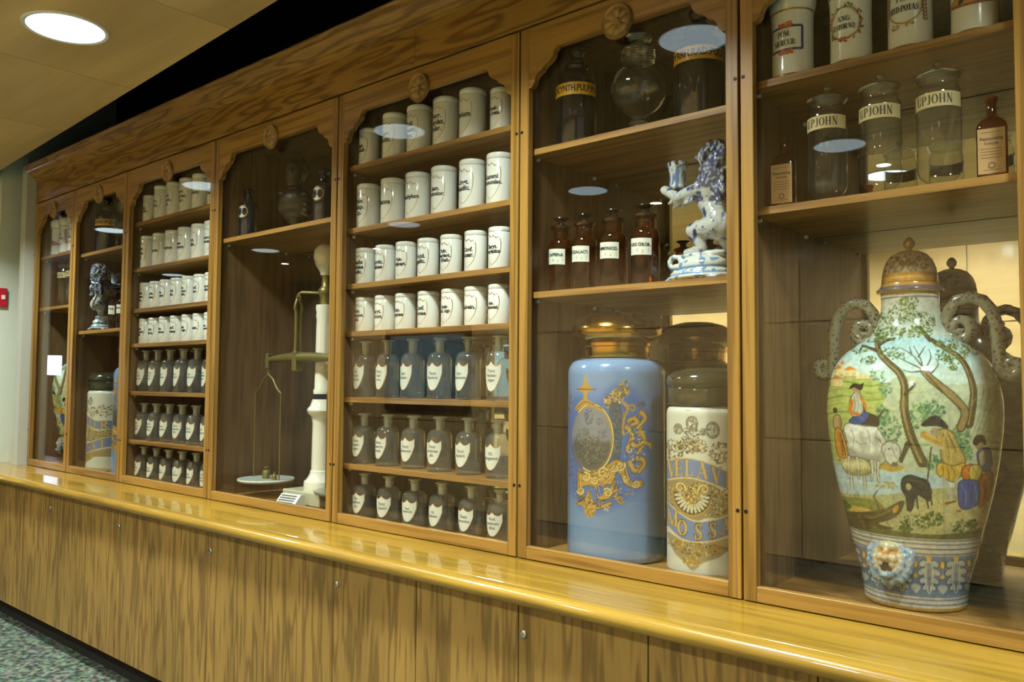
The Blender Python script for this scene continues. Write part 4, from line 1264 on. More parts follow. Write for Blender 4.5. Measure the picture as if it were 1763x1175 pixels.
def blue_canvas():
    c = Canvas(150, 60, 620, 1020, (118, 148, 190), 1.0)
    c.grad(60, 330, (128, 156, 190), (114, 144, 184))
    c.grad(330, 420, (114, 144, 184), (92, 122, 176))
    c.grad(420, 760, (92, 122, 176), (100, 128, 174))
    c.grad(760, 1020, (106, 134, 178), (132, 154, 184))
    T = lambda x, y: (170.96 + 0.4729 * x, 299.2 + 0.4729 * y)
    def P(*pts): return [T(*p) for p in pts]
    def K(v): return v * 0.4729
    deep = (58, 88, 164)
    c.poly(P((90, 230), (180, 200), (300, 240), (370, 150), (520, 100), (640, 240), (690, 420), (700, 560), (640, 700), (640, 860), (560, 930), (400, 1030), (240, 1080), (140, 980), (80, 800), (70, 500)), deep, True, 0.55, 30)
    # pedestal urn on top
    c.poly(P((205, 40), (220, 40), (230, 100), (270, 140), (225, 170), (225, 215), (195, 215), (195, 170), (150, 140), (195, 100)), GO)
    c.line(P((150, 140), (290, 140)), 3, GD)
    # wreath of roses, upper right
    for x, y, r in ((400, 240, 42), (430, 175, 40), (495, 120, 46), (380, 220, 26), (510, 160, 30), (460, 210, 34)):
        c.leaves(*T(x, y), K(r), K(r), [GO, GD, GH, (150, 130, 84)], 60, (2, 6))
    # dark festoon
    c.poly(P((390, 260), (470, 250), (490, 400), (470, 650), (420, 660), (410, 480)), (74, 84, 92), True, 0.9)
    c.leaves(*T(445, 450), K(30), K(190), [(60, 74, 96), (120, 120, 100), GD, (110, 130, 150)], 150, (1.5, 4))
    # oval medallion
    ov = [T(262 + 152 * math.cos(a), 510 + 245 * math.sin(a)) for a in np.linspace(0, 2 * PI, 50)[:-1]]
    c.poly(ov, GO, False)
    ov = [T(258 + 142 * math.cos(a), 510 + 235 * math.sin(a)) for a in np.linspace(0, 2 * PI, 50)[:-1]]
    c.poly(ov, (98, 98, 98), False)
    c.poly(P((130, 400), (200, 290), (330, 290), (395, 430), (398, 520), (130, 520)), (128, 130, 136), True, 0.9, 16)
    c.poly(P((125, 560), (396, 540), (390, 660), (320, 735), (200, 740), (140, 660)), (74, 72, 68), True, 0.85, 40)
    c.leaves(*T(235, 350), K(36), K(60), [(70, 76, 110), (84, 88, 112)], 50, (2, 5))
    c.leaves(*T(320, 380), K(24), K(24), [(84, 88, 116), (100, 104, 124)], 20, (2, 4))
    c.leaves(*T(340, 475), K(38), K(28), [(84, 88, 112), (98, 98, 110)], 24, (2, 5))
    c.leaves(*T(200, 560), K(70), K(130), [(76, 80, 74), (112, 112, 100), (92, 92, 84), (60, 64, 66)], 170, (2, 5.5))
    c.leaves(*T(330, 620), K(50), K(60), [(84, 84, 78), (106, 104, 92)], 60, (2, 5))
    c.leaves(*T(255, 600), K(120), K(110), [(44, 48, 50), (92, 92, 86), (66, 66, 62), (112, 112, 110)], 300, (1.5, 4.5), 0.75)
    # gold frame of the medallion
    for q, w in ((1.0, 5), ):
        ov = [T(262 + 158 * math.cos(a), 505 + 252 * math.sin(a)) for a in np.linspace(-2.3, 2.0, 40)]
        c.line(ov, w + 2.5, GD, None, False); c.line(ov, w, GH, None, False)
    c.poly(P((130, 290), (170, 230), (215, 215), (260, 235), (300, 270), (340, 270), (330, 300), (270, 275), (210, 260), (150, 300)), GO)
    c.line(P((140, 290), (210, 235), (280, 262), (340, 282)), 2, GD)
    # right-hand strapwork
    c.line(P((500, 240), (530, 280), (500, 340), (490, 440), (500, 470)), K(26), GO, K(20)); c.line(P((490, 260), (512, 300), (488, 360), (480, 460)), 2, GD)
    scroll(c, *T(560, 280), K(34), 1.2, 2.6, 1, K(14))
    c.leaves(*T(630, 250), K(30), K(26), [(60, 62, 50), GD, (90, 84, 56)], 30, (1.5, 4))
    for pts in (((630, 310), (660, 350), (630, 390), (600, 420)), ((540, 370), (575, 355), (600, 380), (560, 400)), ((520, 420), (560, 470), (540, 540), (520, 590)),
                ((620, 450), (650, 500), (630, 560), (610, 600)), ((560, 540), (600, 560), (640, 530), (700, 550)), ((540, 680), (580, 740), (620, 720), (650, 680)), ((600, 650), (640, 660), (650, 700), (610, 750))):
        c.line(P(*pts), K(46), GD, K(32)); c.line(P(*pts), K(36), GO, K(22)); c.line(P(*pts), 2.0, GH, 1.2)
    c.leaves(*T(590, 520), K(75), K(210), [GO, GH, GD], 120, (2, 5.5))
    c.leaves(*T(700, 555), K(20), K(20), [GO, GH], 14, (2, 4))
    # lower cartouche
    c.poly(P((150, 750), (200, 770), (330, 740), (390, 690), (440, 660), (500, 680), (530, 760), (560, 820), (630, 810), (632, 860), (560, 862), (500, 830), (470, 760), (440, 760), (420, 840), (360, 850), (390, 920), (400, 945), (310, 955), (285, 870), (200, 870), (190, 950), (150, 930)), GO, True)
    c.line(P((160, 770), (260, 790), (350, 760), (420, 700), (480, 690), (520, 780), (560, 840), (630, 835)), 2.2, GD)
    c.line(P((170, 830), (300, 830), (350, 850), (330, 920)), 2, GD); c.line(P((180, 800), (330, 805), (400, 760)), 2.5, GH)
    c.leaves(*T(250, 770), K(90), K(22), [GD, GH, (120, 100, 60)], 50, (1.5, 3.5))
    c.poly(P((300, 870), (330, 850), (350, 880), (340, 930), (310, 930)), deep)
    for pts in (((160, 1010), (210, 980), (240, 900)), ((400, 980), (350, 1000), (300, 1020), (260, 960)), ((430, 820), (410, 880), (440, 930)), ((370, 880), (420, 900), (450, 860))):
        c.line(P(*pts), K(30), GD, K(22)); c.line(P(*pts), K(22), GO, K(14))
    c.poly(P((240, 890), (262, 960), (290, 1050), (245, 1100), (200, 1050), (225, 960)), GO); c.line(P((245, 900), (245, 1090)), 1.6, GD)
    c.leaves(*T(245, 1040), K(46), K(40), [GO, GH, GD], 40, (2, 5))
    c.leaves(*T(200, 980), K(60), K(40), [GO, GD], 40, (2, 5)); c.leaves(*T(440, 900), K(50), K(50), [GO, GH, GD], 50, (2, 5)); c.leaves(*T(330, 985), K(60), K(30), [GO, GD], 40, (2, 5))
    c.leaves(*T(370, 1010), K(30), K(30), [GO, GH], 16, (2, 4))
    c.leaves(*T(535, 900), K(40), K(28), [GO, (150, 150, 90)], 18, (2, 4))
    scroll(c, *T(475, 950), K(30), 1.2, 0.5, 1, K(14))
    cart = [(150, 750), (200, 770), (330, 740), (390, 690), (440, 660), (500, 680), (530, 760), (560, 820), (630, 810), (632, 860), (560, 862), (500, 830), (470, 760), (440, 760), (420, 840), (360, 850), (390, 920), (400, 945), (310, 955), (285, 870), (200, 870), (190, 950), (150, 930), (150, 750)]
    c.line(P(*cart), 2.6, GD)
    for x, y, r, sg in ((470, 705, 40, 1), (590, 836, 30, -1), (380, 905, 34, 1), (175, 905, 30, -1), (345, 760, 40, -1), (215, 800, 36, 1), (285, 815, 30, -1), (430, 720, 30, -1), (520, 800, 26, 1)):
        scroll(c, *T(x, y), K(r), 1.3, 0.3 * r, sg, K(13), GH)
    for pts in (((160, 790), (165, 860), (170, 920)), ((300, 850), (312, 900), (330, 940)), ((400, 760), (380, 800), (340, 830)), ((505, 720), (520, 780), (550, 830)), ((450, 690), (420, 730), (380, 750))):
        c.line(P(*pts), 2.4, GD, 1.4); c.line([(x + 4, y + 1) for x, y in P(*pts)], 2.0, GH, 1.2)
    g2 = [GD, (112, 90, 46), GH]
    c.leaves(*T(400, 780), K(120), K(70), g2, 70, (1, 3)); c.leaves(*T(560, 560), K(60), K(220), g2, 60, (1, 3)); c.leaves(*T(240, 900), K(120), K(120), g2, 60, (1, 3))
    # left margin, foreshortened
    c.leaves(*T(85, 250), K(24), K(110), [GD, (120, 110, 90), GO], 40, (1.5, 3.5)); c.leaves(*T(100, 760), K(24), K(120), [GD, GO, (100, 96, 90)], 40, (1.5, 3.5))
    return c
R = 0.1365
bj = [(R - 0.014, 0.0), (R - 0.004, 0.004), (R, 0.016), (R, 0.500)]
bj = rnd(bj, R, 0.500, R - 0.03, 0.540, 7) + [(0.096, 0.543)]
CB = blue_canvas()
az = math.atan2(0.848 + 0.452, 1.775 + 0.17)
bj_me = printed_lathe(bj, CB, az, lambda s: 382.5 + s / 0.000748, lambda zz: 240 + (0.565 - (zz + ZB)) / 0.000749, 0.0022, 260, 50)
gl_me = lathe([(0.088, 0.54), (0.091, 0.543), (0.091, 0.575), (0.096, 0.578), (0.096, 0.586), (0.090, 0.590)], 'gold', 48)
gd_me = lathe([(0.090, 0.590), (0.104, 0.594), (0.120, 0.602), (0.127, 0.614), (0.124, 0.630), (0.110, 0.648), (0.086, 0.662), (0.05, 0.672), (0, 0.676)], 'gold', 56, 80)
def blue_jar(label, x, y, rz):
    t = thing('blue_jar', label, 'jar', (x, y, ZB), rz, 'tall blue jars with gilt medallions')
    link('body', bj_me, t); link('gold_collar', gl_me, t); link('gold_lid', gd_me, t)
blue_jar('large sky-blue jar with gilt medallion and polished gold lid', -0.452, 0.17, 0)
blue_jar('large blue jar with gold lid beside the white jar, far left cases', -3.330, 0.18, 0)

def white_canvas():
    c = Canvas(0, 150, 600, 1180, (206, 204, 186), 1.0)
    br, gd, bl = (104, 86, 48), (176, 138, 64), (112, 130, 170)
    # crest
    for x, y, r in ((130, 320, 24), (208, 285, 34), (320, 320, 40)):
        pts = [(x + r * 0.8 * math.cos(a), y + r * math.sin(a)) for a in np.linspace(0, 2 * PI, 20)]
        c.line(pts, 13, (92, 88, 78)); c.line(pts, 5, (160, 150, 120))
    for x, y, r in ((130, 320, 22), (208, 285, 30), (320, 320, 38), (265, 330, 20)):
        c.leaves(x, y, r, r, [(96, 92, 82), (150, 142, 116), (120, 112, 90), (190, 184, 160)], 40, (4, 9))
    c.leaves(205, 350, 60, 46, [(110, 108, 96), (150, 140, 110), (80, 76, 62)], 110, (3, 8))
    c.leaves(210, 410, 90, 44, [br, gd, (140, 124, 84), (84, 70, 40)], 170, (3, 9))
    for x0, s in ((66, 1), (400, -1)):
        c.leaves(x0 + s * 40, 440, 60, 60, [br, gd, (84, 72, 44)], 120, (3, 9))
    c.leaves(480, 430, 70, 70, [br, gd, (84, 72, 44)], 120, (3, 9))
    # ornament between and below the ribbons
    c.poly([(60, 610), (200, 580), (330, 620), (420, 670), (560, 640), (560, 780), (430, 800), (300, 790), (200, 820), (90, 770), (40, 720)], (140, 122, 80), True, 0.9, 6)
    c.leaves(300, 690, 250, 90, [br, gd, GH, (84, 72, 44), (190, 170, 120)], 420, (3, 9))
    c.line([(205 + 92 * math.cos(a), 672 + 96 * math.sin(a)) for a in np.linspace(0.02 * PI, 0.98 * PI, 16)], 26, (84, 70, 40))
    for a in np.linspace(0.04 * PI, 0.96 * PI, 13):
        c.line([(205 + 52 * math.cos(a), 672 + 54 * math.sin(a)), (205 + 92 * math.cos(a), 672 + 94 * math.sin(a))], 9, (206, 198, 170), 13, False)
    c.line([(205 + 108 * math.cos(a), 672 + 112 * math.sin(a)) for a in np.linspace(0.02 * PI, 0.98 * PI, 16)], 10, gd)
    c.leaves(205, 672, 54, 50, [gd, br, GH, (84, 72, 44)], 130, (4, 10))
    scroll(c, 140, 640, 30, 1.2, 0.2, -1, 10, GH); scroll(c, 272, 640, 30, 1.2, 2.9, 1, 10, GH)
    c.leaves(208, 690, 24, 44, [gd, br, GH], 50, (3, 8))
    c.leaves(340, 700, 36, 60, [(200, 190, 156), gd, br], 60, (3, 8))
    c.poly([(66, 900), (200, 930), (420, 890), (560, 860), (560, 960), (420, 960), (350, 1000), (270, 1030), (210, 1078), (160, 1040), (100, 990)], (150, 128, 80), True, 0.85, 8)
    c.leaves(220, 960, 150, 40, [br, gd, (84, 72, 44), GH], 210, (3, 8)); c.leaves(205, 1030, 50, 34, [gd, GH, br], 80, (3, 7))
    for x, y in ((130, 950), (250, 955), (210, 1010), (330, 950), (420, 930)):
        scroll(c, x, y, 30, 1.2, 0.4, 1, 10, gd)
    # ribbons
    def rib(top_, bot, text, pos):
        us = [-40, 60, 140, 220, 320, 420, 540, 600]
        pts = list(zip(us, top_)) + list(zip(us[::-1], bot[::-1]))
        c.poly(pts, bl)
        c.line(list(zip(us, top_)), 7, GH); c.line(list(zip(us, bot)), 7, GH)
        for ch, x, y, h in pos:
            for p, w in caps_strokes(ch, h, 0.78):
                c.line([(x + a, y - b) for a, b in p], max(w) * 1.15 + 3, (96, 78, 44), None, False)
            for p, w in caps_strokes(ch, h, 0.78):
                for i in range(len(p) - 1):
                    c.line([(x + a, y - b) for a, b in p[i:i + 2]], w[i] * 1.05, (196, 162, 96), None, False)
    rib([540, 505, 480, 478, 505, 545, 540, 520], [660, 615, 588, 585, 610, 645, 640, 620], 'VELA',
        [('V', 92, 545, 80), ('E', 134, 534, 82), ('L', 190, 530, 82), ('A', 262, 538, 82), ('V', 340, 560, 80), ('E', 410, 590, 80), ('R', 480, 592, 80)])
    rib([770, 740, 780, 812, 800, 770, 720, 700], [880, 870, 915, 926, 912, 880, 840, 820], 'MOSS',
        [('M', 96, 815, 80), ('O', 152, 856, 80), ('S', 240, 868, 82), ('S', 318, 856, 80), ('A', 390, 838, 80), ('T', 470, 815, 80)])
    c.line([(170, 215), (300, 205), (360, 212)], 3, (120, 116, 100))
    return c
R = 0.101
wj = [(R - 0.016, 0.0), (R - 0.006, 0.003), (R, 0.018), (R, 0.400)]
wj = rnd(wj, R, 0.400, R - 0.014, 0.420, 5) + [(0.07, 0.422)]
az = math.atan2(0.848 + 0.159, 1.775 + 0.14)
wj_me = printed_lathe(wj, white_canvas(), az, lambda s: 290.5 + s / 0.000436, lambda zz: 190 + (0.434 - (zz + ZB)) / 0.000446, 0.0020, 240, 50, 'print_matte')
wl_me = lathe([(0.085, 0.421), (0.097, 0.423), (0.0985, 0.427), (0.098, 0.462), (0.096, 0.466), (0.100, 0.470), (0.103, 0.480), (0.099, 0.494), (0.085, 0.507), (0.055, 0.515), (0, 0.518)], 'green_lid', 52, 60)
def white_jar(label, x, y, rz):
    t = thing('white_jar', label, 'jar', (x, y, ZB), rz, 'white jars with gilt ribbons')
    link('body', wj_me, t); link('green_lid', wl_me, t)
white_jar('white jar with blue ribbon lettering and dark green lid beside the blue jar', -0.159, 0.14, 0)
white_jar('white jar with gilt ribbon ornament in the second case from left', -3.655, 0.15, -0.45)

# ------------------------------------------------------------------ the painted vase
def vase_canvas():
    c = Canvas(150, 0, 860, 1180, (190, 198, 186), 1.0)
    # lid and neck
    c.grad(0, 130, (176, 158, 132), (190, 178, 156))
    c.leaves(470, 110, 60, 40, [(128, 108, 78), (146, 126, 92), (110, 96, 70)], 120, (3, 8), 0.6)
    c.leaves(525, 100, 40, 30, [(128, 108, 78), (120, 110, 80)], 60, (3, 7), 0.6)
    c.rect(150, 128, 860, 168, (178, 138, 74)); c.rect(150, 140, 860, 146, (196, 160, 96)); c.rect(150, 155, 860, 159, (150, 110, 60))
    c.rect(150, 168, 860, 184, (112, 100, 104)); c.rect(150, 184, 860, 196, (178, 150, 92)); c.rect(150, 196, 860, 202, (200, 196, 176)); c.rect(150, 202, 860, 207, (120, 112, 124))
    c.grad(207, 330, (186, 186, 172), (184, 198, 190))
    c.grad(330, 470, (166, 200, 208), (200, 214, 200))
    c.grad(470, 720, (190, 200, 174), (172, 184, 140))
    sky = (170, 202, 210)
    # distance
    c.poly([(200, 480), (260, 452), (330, 450), (400, 462), (440, 480), (440, 560), (420, 700), (200, 700)], (168, 176, 106))
    for y, k in ((470, 0), (490, 1), (512, 0), (535, 1), (560, 0)):
        c.line([(215, y + 12), (300, y - 6), (380, y + 6), (440, y - 4)], 5, ((112, 134, 58), (150, 158, 74))[k], 3, True, 0.8)
    c.poly([(440, 470), (520, 460), (560, 480), (650, 520), (720, 480), (800, 470), (800, 720), (430, 700)], (180, 188, 160))
    c.poly([(450, 500), (480, 450), (540, 455), (600, 500), (640, 560), (600, 640), (480, 640)], (184, 192, 160))
    for q in range(8):
        c.line([(690 + q * 9, 470 + q * 6), (680 + q * 6, 560), (640 + q * 8, 650)], 4, ((148, 156, 122), (186, 190, 160))[q % 2], 2, True, 0.7)
    # town
    for x, y, w, h, rf in ((262, 420, 34, 40, 1), (250, 452, 44, 28, 1), (300, 425, 40, 24, 1), (338, 438, 22, 18, 0), (362, 442, 16, 14, 0), (378, 446, 16, 10, 0), (286, 405, 10, 40, 1)):
        c.rect(x, y, x + w, y + h, (206, 190, 140))
        if rf: c.poly([(x - 4, y + 4), (x + w * 0.4, y - 10), (x + w + 4, y + 4)], (196, 132, 62), False)
        c.line([(x, y + h), (x + w, y + h)], 2, (150, 134, 90))
    c.leaves(405, 440, 22, 22, [(96, 140, 110), (126, 160, 120)], 40, (2, 5))
    c.leaves(430, 480, 20, 26, [(74, 120, 110), (96, 140, 118)], 36, (2, 5))
    # shrubs mid distance
    for x, y, rx, ry in ((440, 600, 32, 40), (520, 560, 40, 34), (560, 540, 40, 24), (640, 610, 26, 30), (650, 660, 22, 26), (560, 690, 30, 22), (420, 560, 20, 26)):
        c.leaves(x, y, rx, ry, [(84, 128, 96), (110, 150, 104), (64, 104, 88), (136, 164, 112)], 70, (3, 7))
    # river
    c.poly([(235, 710), (290, 720), (420, 718), (540, 722), (610, 740), (560, 765), (420, 790), (330, 806), (250, 812)], (172, 192, 196))
    c.line([(240, 770), (330, 762), (440, 758), (560, 745)], 4, (196, 210, 208), 3, True, 0.7)
    c.poly([(390, 705), (430, 695), (480, 708), (440, 722)], (178, 150, 72))
    c.leaves(425, 765, 34, 14, [(176, 140, 60), (160, 140, 80)], 36, (2, 5))
    # foreground
    c.poly([(230, 820), (300, 806), (420, 790), (560, 765), (640, 760), (780, 770), (780, 920), (230, 920)], (168, 166, 126))
    c.poly([(540, 790), (640, 800), (760, 790), (760, 870), (600, 880), (500, 850)], (184, 178, 132), True, 0.9)
    c.poly([(250, 830), (330, 812), (400, 812), (420, 850), (330, 862), (260, 872)], (122, 130, 66), True, 0.9)
    c.poly([(300, 842), (350, 838), (380, 846), (340, 856), (300, 856)], (206, 178, 104), True, 0.9)
    c.poly([(230, 880), (400, 890), (560, 898), (780, 880), (780, 920), (230, 920)], (92, 96, 58))
    # fallen log
    c.poly([(290, 868), (360, 850), (420, 832), (460, 808), (478, 806), (466, 838), (440, 862), (400, 880), (450, 888), (400, 898), (330, 906), (280, 898)], (84, 78, 56))
    c.line([(300, 884), (380, 866), (450, 826)], 6, (116, 106, 72), 3); c.ell(452, 830, 7, 14, (196, 150, 74), 1, 1.4, 0.5)
    c.line([(405, 850), (396, 815), (388, 800), (400, 780)], 7, (84, 78, 60), 3)
    for x, y, rx, ry in ((515, 865, 50, 24), (560, 852, 26, 20), (640, 880, 26, 24), (290, 845, 24, 16), (480, 885, 20, 12), (670, 870, 16, 14)):
        c.leaves(x, y, rx, ry, [(70, 92, 58), (96, 116, 70), (58, 76, 56)], 64, (2, 6))
    for k in range(260):                                 # brush hatching over the ground
        x, y = c.rng.uniform(225, 780), c.rng.uniform(480, 900)
        if 705 < y < 800 and x < 600: continue
        base = ((120, 132, 70), (150, 156, 92), (196, 196, 140), (104, 118, 66))[c.rng.randint(4)]
        L = c.rng.uniform(10, 34)
        c.line([(x, y), (x + L * 0.5, y - c.rng.uniform(0, 4)), (x + L, y + c.rng.uniform(-3, 3))], 2.6, base, 1.0, True, 0.45)
    # trees
    tr, hi, dk = (96, 86, 62), (156, 138, 92), (58, 54, 44)
    def trunk(pts, w0, w1, h=True):
        c.line(pts, w0 + 4, dk, w1 + 4); c.line(pts, w0, tr, w1)
        if h: c.line([(x - 3, y) for x, y in pts], w0 * 0.35, hi, w1 * 0.3)
        Q = catmull(pts, 8)
        for k in range(0, len(Q) - 4, 2):
            q = Q[k]; w = (w0 + (w1 - w0) * k / len(Q)) * 0.45
            ox = c.rng.uniform(-w, w)
            c.line([(q[0] + ox, q[1]), (Q[k + 3][0] + ox * 0.7, Q[k + 3][1])], 1.8, (dk, (124, 110, 78))[c.rng.randint(2)], 1.0, False, 0.7)
    trunk([(402, 345), (412, 380), (440, 410), (470, 440), (484, 480), (482, 540), (494, 600), (512, 650), (530, 690)], 12, 26)
    trunk([(400, 370), (380, 362), (355, 352)], 7, 3, False); trunk([(410, 352), (430, 340), (455, 334)], 7, 3, False)
    trunk([(484, 500), (505, 480), (512, 470)], 4, 3, False)
    trunk([(490, 640), (470, 690)], 12, 6, False)
    trunk([(565, 340), (610, 370), (645, 395), (668, 440), (678, 490), (672, 540), (664, 580)], 9, 20)
    trunk([(532, 300), (560, 340)], 6, 9, False)
    c.line([(538, 430), (560, 455), (590, 480), (625, 510), (652, 548), (640, 590)], 22, dk, 26); c.line([(538, 430), (560, 455), (590, 480), (625, 510), (652, 548), (640, 590)], 17, (150, 132, 92), 20)
    c.line([(545, 440), (590, 490), (640, 540)], 5, (96, 84, 60), 4)
    for b in (((540, 428), (520, 400), (500, 380), (468, 362)), ((538, 425), (528, 390), (512, 360)), ((545, 425), (560, 395), (556, 370)), ((530, 425), (500, 410), (470, 395)), ((535, 432), (505, 436), (480, 430)), ((560, 440), (580, 415), (574, 395)), ((505, 385), (500, 360)), ((525, 392), (545, 360))):
        c.line(b, 5, (96, 92, 84), 1.8)
    G1 = [(84, 104, 60), (108, 126, 76), (66, 86, 54), (128, 140, 92)]
    for x, y, rx, ry, n in ((480, 250, 44, 38, 120), (500, 225, 30, 22, 60), (540, 285, 40, 34, 110), (415, 290, 40, 44, 120), (440, 320, 44, 22, 80), (395, 325, 36, 20, 70), (520, 315, 50, 18, 80), (610, 350, 40, 18, 70),
                            (640, 375, 40, 24, 80), (600, 385, 26, 20, 50), (620, 410, 20, 22, 40), (700, 370, 34, 16, 50), (440, 375, 30, 16, 40), (380, 400, 30, 12, 40), (345, 365, 30, 12, 40), (465, 390, 24, 12, 24)):
        c.leaves(x, y, rx, ry, G1, n, (2, 5.5), 0.75)
    def F(pts, col, smooth=True, alpha=1.0, soft=1.4):
        c.poly(pts, col, smooth, alpha, soft)
        P = catmull(pts, 5, True) if smooth else list(pts)
        c.line(list(P) + [P[0]], 2.6, tuple(v * 0.38 for v in col), None, False, 0.85)
        q = np.array(pts, float); m = q.mean(0)          # a few folds of shade on the lower right
        for k in (0.35, 0.6, 0.8):
            s = [(m[0] + (x - m[0]) * k + 2, m[1] + (y - m[1]) * k + 2) for x, y in pts[len(pts) // 4: len(pts) // 4 + max(3, len(pts) // 3)]]
            c.line(s, 2.4, tuple(v * 0.66 for v in col), 1.2, True, 0.6)
    # cattle and people
    F([(296, 604), (312, 588), (345, 590), (372, 594), (396, 588), (410, 606), (424, 630), (432, 650), (424, 690), (402, 706), (370, 694), (336, 696), (312, 700), (300, 680), (306, 640)], (206, 206, 192))
    c.line([(296, 610), (302, 660), (306, 700)], 4, (150, 146, 126)); c.line([(400, 610), (416, 650), (396, 700)], 4, (168, 164, 146), 2); c.line([(330, 690), (370, 690), (400, 702)], 4, (140, 136, 118))
    F([(414, 652), (436, 634), (458, 640), (470, 660), (462, 690), (444, 704), (430, 694), (420, 676)], (196, 196, 182)); c.line([(442, 650), (458, 684)], 3, (140, 136, 120))
    c.line([(412, 636), (398, 622), (404, 600)], 6, (120, 116, 104), 2.5); c.line([(440, 634), (462, 622), (466, 596)], 6, (120, 116, 104), 2.5)
    c.ell(452, 700, 10, 7, (110, 104, 96)); c.line([(392, 690), (396, 752)], 7, (176, 172, 152), 4)
    F([(362, 556), (392, 560), (408, 572), (404, 592), (372, 592), (350, 588)], (58, 52, 50)); c.line([(404, 568), (428, 540)], 7, (58, 52, 50), 2); c.line([(368, 560), (360, 530)], 7, (58, 52, 50), 3)
    F([(322, 574), (352, 556), (378, 556), (366, 582), (336, 590), (316, 584)], (62, 92, 150))
    F([(322, 512), (340, 492), (356, 506), (362, 540), (352, 562), (326, 566), (318, 540)], (176, 176, 156)); c.line([(326, 522), (320, 552), (346, 560)], 12, (196, 122, 48), 9); c.line([(352, 512), (368, 530), (370, 545)], 9, (196, 122, 48), 6)
    c.ell(338, 486, 10, 11, (170, 140, 112)); F([(318, 484), (332, 470), (352, 474), (362, 468), (354, 488), (334, 480)], (44, 44, 48))
    c.ell(268, 552, 8, 9, (60, 50, 44)); F([(262, 572), (282, 566), (290, 592), (280, 612), (262, 606)], (176, 152, 112)); F([(266, 612), (284, 606), (300, 640), (312, 690), (280, 694), (266, 660)], (194, 138, 54)); c.line([(284, 620), (302, 684)], 5, (110, 72, 36))
    F([(284, 706), (310, 690), (350, 688), (376, 704), (378, 730), (340, 742), (306, 740), (290, 724)], (188, 182, 134)); c.leaves(332, 712, 38, 20, [(166, 160, 112), (204, 198, 152)], 40, (3, 6), 0.7)
    for x in (312, 322, 356, 364): c.line([(x, 736), (x + 2, 786)], 5, (150, 146, 118), 3)
    F([(472, 742), (492, 728), (520, 734), (546, 744), (554, 776), (548, 800), (530, 790), (512, 786), (500, 826), (488, 832), (482, 792), (470, 770)], (66, 64, 62)); c.line([(548, 752), (556, 776)], 4, (66, 64, 62)); c.line([(498, 790), (494, 832)], 7, (60, 58, 56), 5); c.ell(490, 762, 8, 10, (176, 160, 120))
    F([(570, 606), (592, 594), (616, 604), (634, 640), (652, 690), (616, 700), (588, 690), (580, 650)], (178, 156, 92)); c.line([(606, 612), (632, 668)], 4, (120, 104, 60)); c.line([(536, 612), (560, 626), (588, 634)], 20, (186, 150, 74), 16); c.line([(560, 640), (584, 648)], 12, (196, 186, 150), 9)
    c.ell(566, 604, 12, 13, (170, 150, 120)); F([(530, 586), (560, 560), (584, 566), (604, 592), (570, 586)], (52, 50, 46))
    F([(578, 690), (616, 698), (650, 690), (640, 724), (618, 744), (596, 736), (576, 728), (570, 710)], (196, 164, 74)); c.line([(600, 700), (606, 736)], 3, (130, 104, 52)); c.line([(588, 736), (606, 770), (612, 800)], 14, (178, 178, 166), 9); c.line([(628, 738), (620, 778)], 12, (168, 166, 152), 8); c.line([(596, 806), (622, 800)], 8, (140, 96, 50), 6)
    c.line([(556, 648), (550, 700), (540, 766)], 5, (84, 76, 56), 4)
    F([(686, 660), (706, 648), (724, 656), (730, 690), (722, 716), (700, 712), (688, 690)], (96, 112, 156)); F([(690, 664), (706, 656), (710, 690), (694, 700)], (190, 180, 156)); c.ell(692, 638, 14, 15, (160, 136, 108)); F([(674, 634), (684, 614), (706, 616), (710, 640), (696, 630), (684, 640)], (48, 44, 42))
    F([(640, 712), (662, 694), (690, 704), (700, 724), (686, 746), (650, 742)], (192, 118, 48)); F([(664, 702), (688, 696), (700, 716), (682, 744), (664, 736)], (186, 170, 84))
    F([(634, 744), (664, 738), (692, 750), (694, 800), (664, 822), (636, 818), (630, 780)], (74, 94, 156)); c.line([(646, 756), (644, 810)], 4, (50, 68, 120)); c.line([(670, 754), (668, 812)], 4, (50, 68, 120))
    F([(694, 742), (716, 714), (734, 730), (734, 780), (712, 808), (690, 818), (694, 780)], (178, 112, 52)); c.line([(704, 740), (712, 770), (704, 800)], 4, (116, 70, 36))
    c.ell(632, 828, 8, 4, (160, 110, 60))
    # modelling of the figures
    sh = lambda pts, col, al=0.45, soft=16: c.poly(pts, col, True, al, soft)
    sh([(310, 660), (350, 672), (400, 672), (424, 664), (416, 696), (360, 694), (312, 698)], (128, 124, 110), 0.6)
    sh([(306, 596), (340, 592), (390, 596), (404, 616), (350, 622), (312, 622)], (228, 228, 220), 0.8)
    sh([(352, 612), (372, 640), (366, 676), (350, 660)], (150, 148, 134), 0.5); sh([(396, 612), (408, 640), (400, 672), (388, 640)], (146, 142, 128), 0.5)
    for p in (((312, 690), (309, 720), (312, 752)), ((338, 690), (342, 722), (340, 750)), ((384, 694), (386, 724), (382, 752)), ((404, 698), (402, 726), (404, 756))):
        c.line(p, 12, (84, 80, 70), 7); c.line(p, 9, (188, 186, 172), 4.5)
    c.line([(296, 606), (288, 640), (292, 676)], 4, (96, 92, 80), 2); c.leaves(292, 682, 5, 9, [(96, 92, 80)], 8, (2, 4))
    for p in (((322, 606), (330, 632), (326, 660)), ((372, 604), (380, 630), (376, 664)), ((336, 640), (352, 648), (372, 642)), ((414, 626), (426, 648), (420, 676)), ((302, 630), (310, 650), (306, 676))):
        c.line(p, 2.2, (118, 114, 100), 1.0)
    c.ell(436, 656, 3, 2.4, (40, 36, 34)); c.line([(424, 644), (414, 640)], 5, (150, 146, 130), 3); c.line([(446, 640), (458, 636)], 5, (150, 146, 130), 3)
    sh([(290, 712), (330, 696), (366, 704), (350, 716), (300, 722)], (214, 208, 168), 0.7); sh([(300, 732), (340, 730), (376, 722), (370, 740), (310, 742)], (120, 116, 80), 0.6)
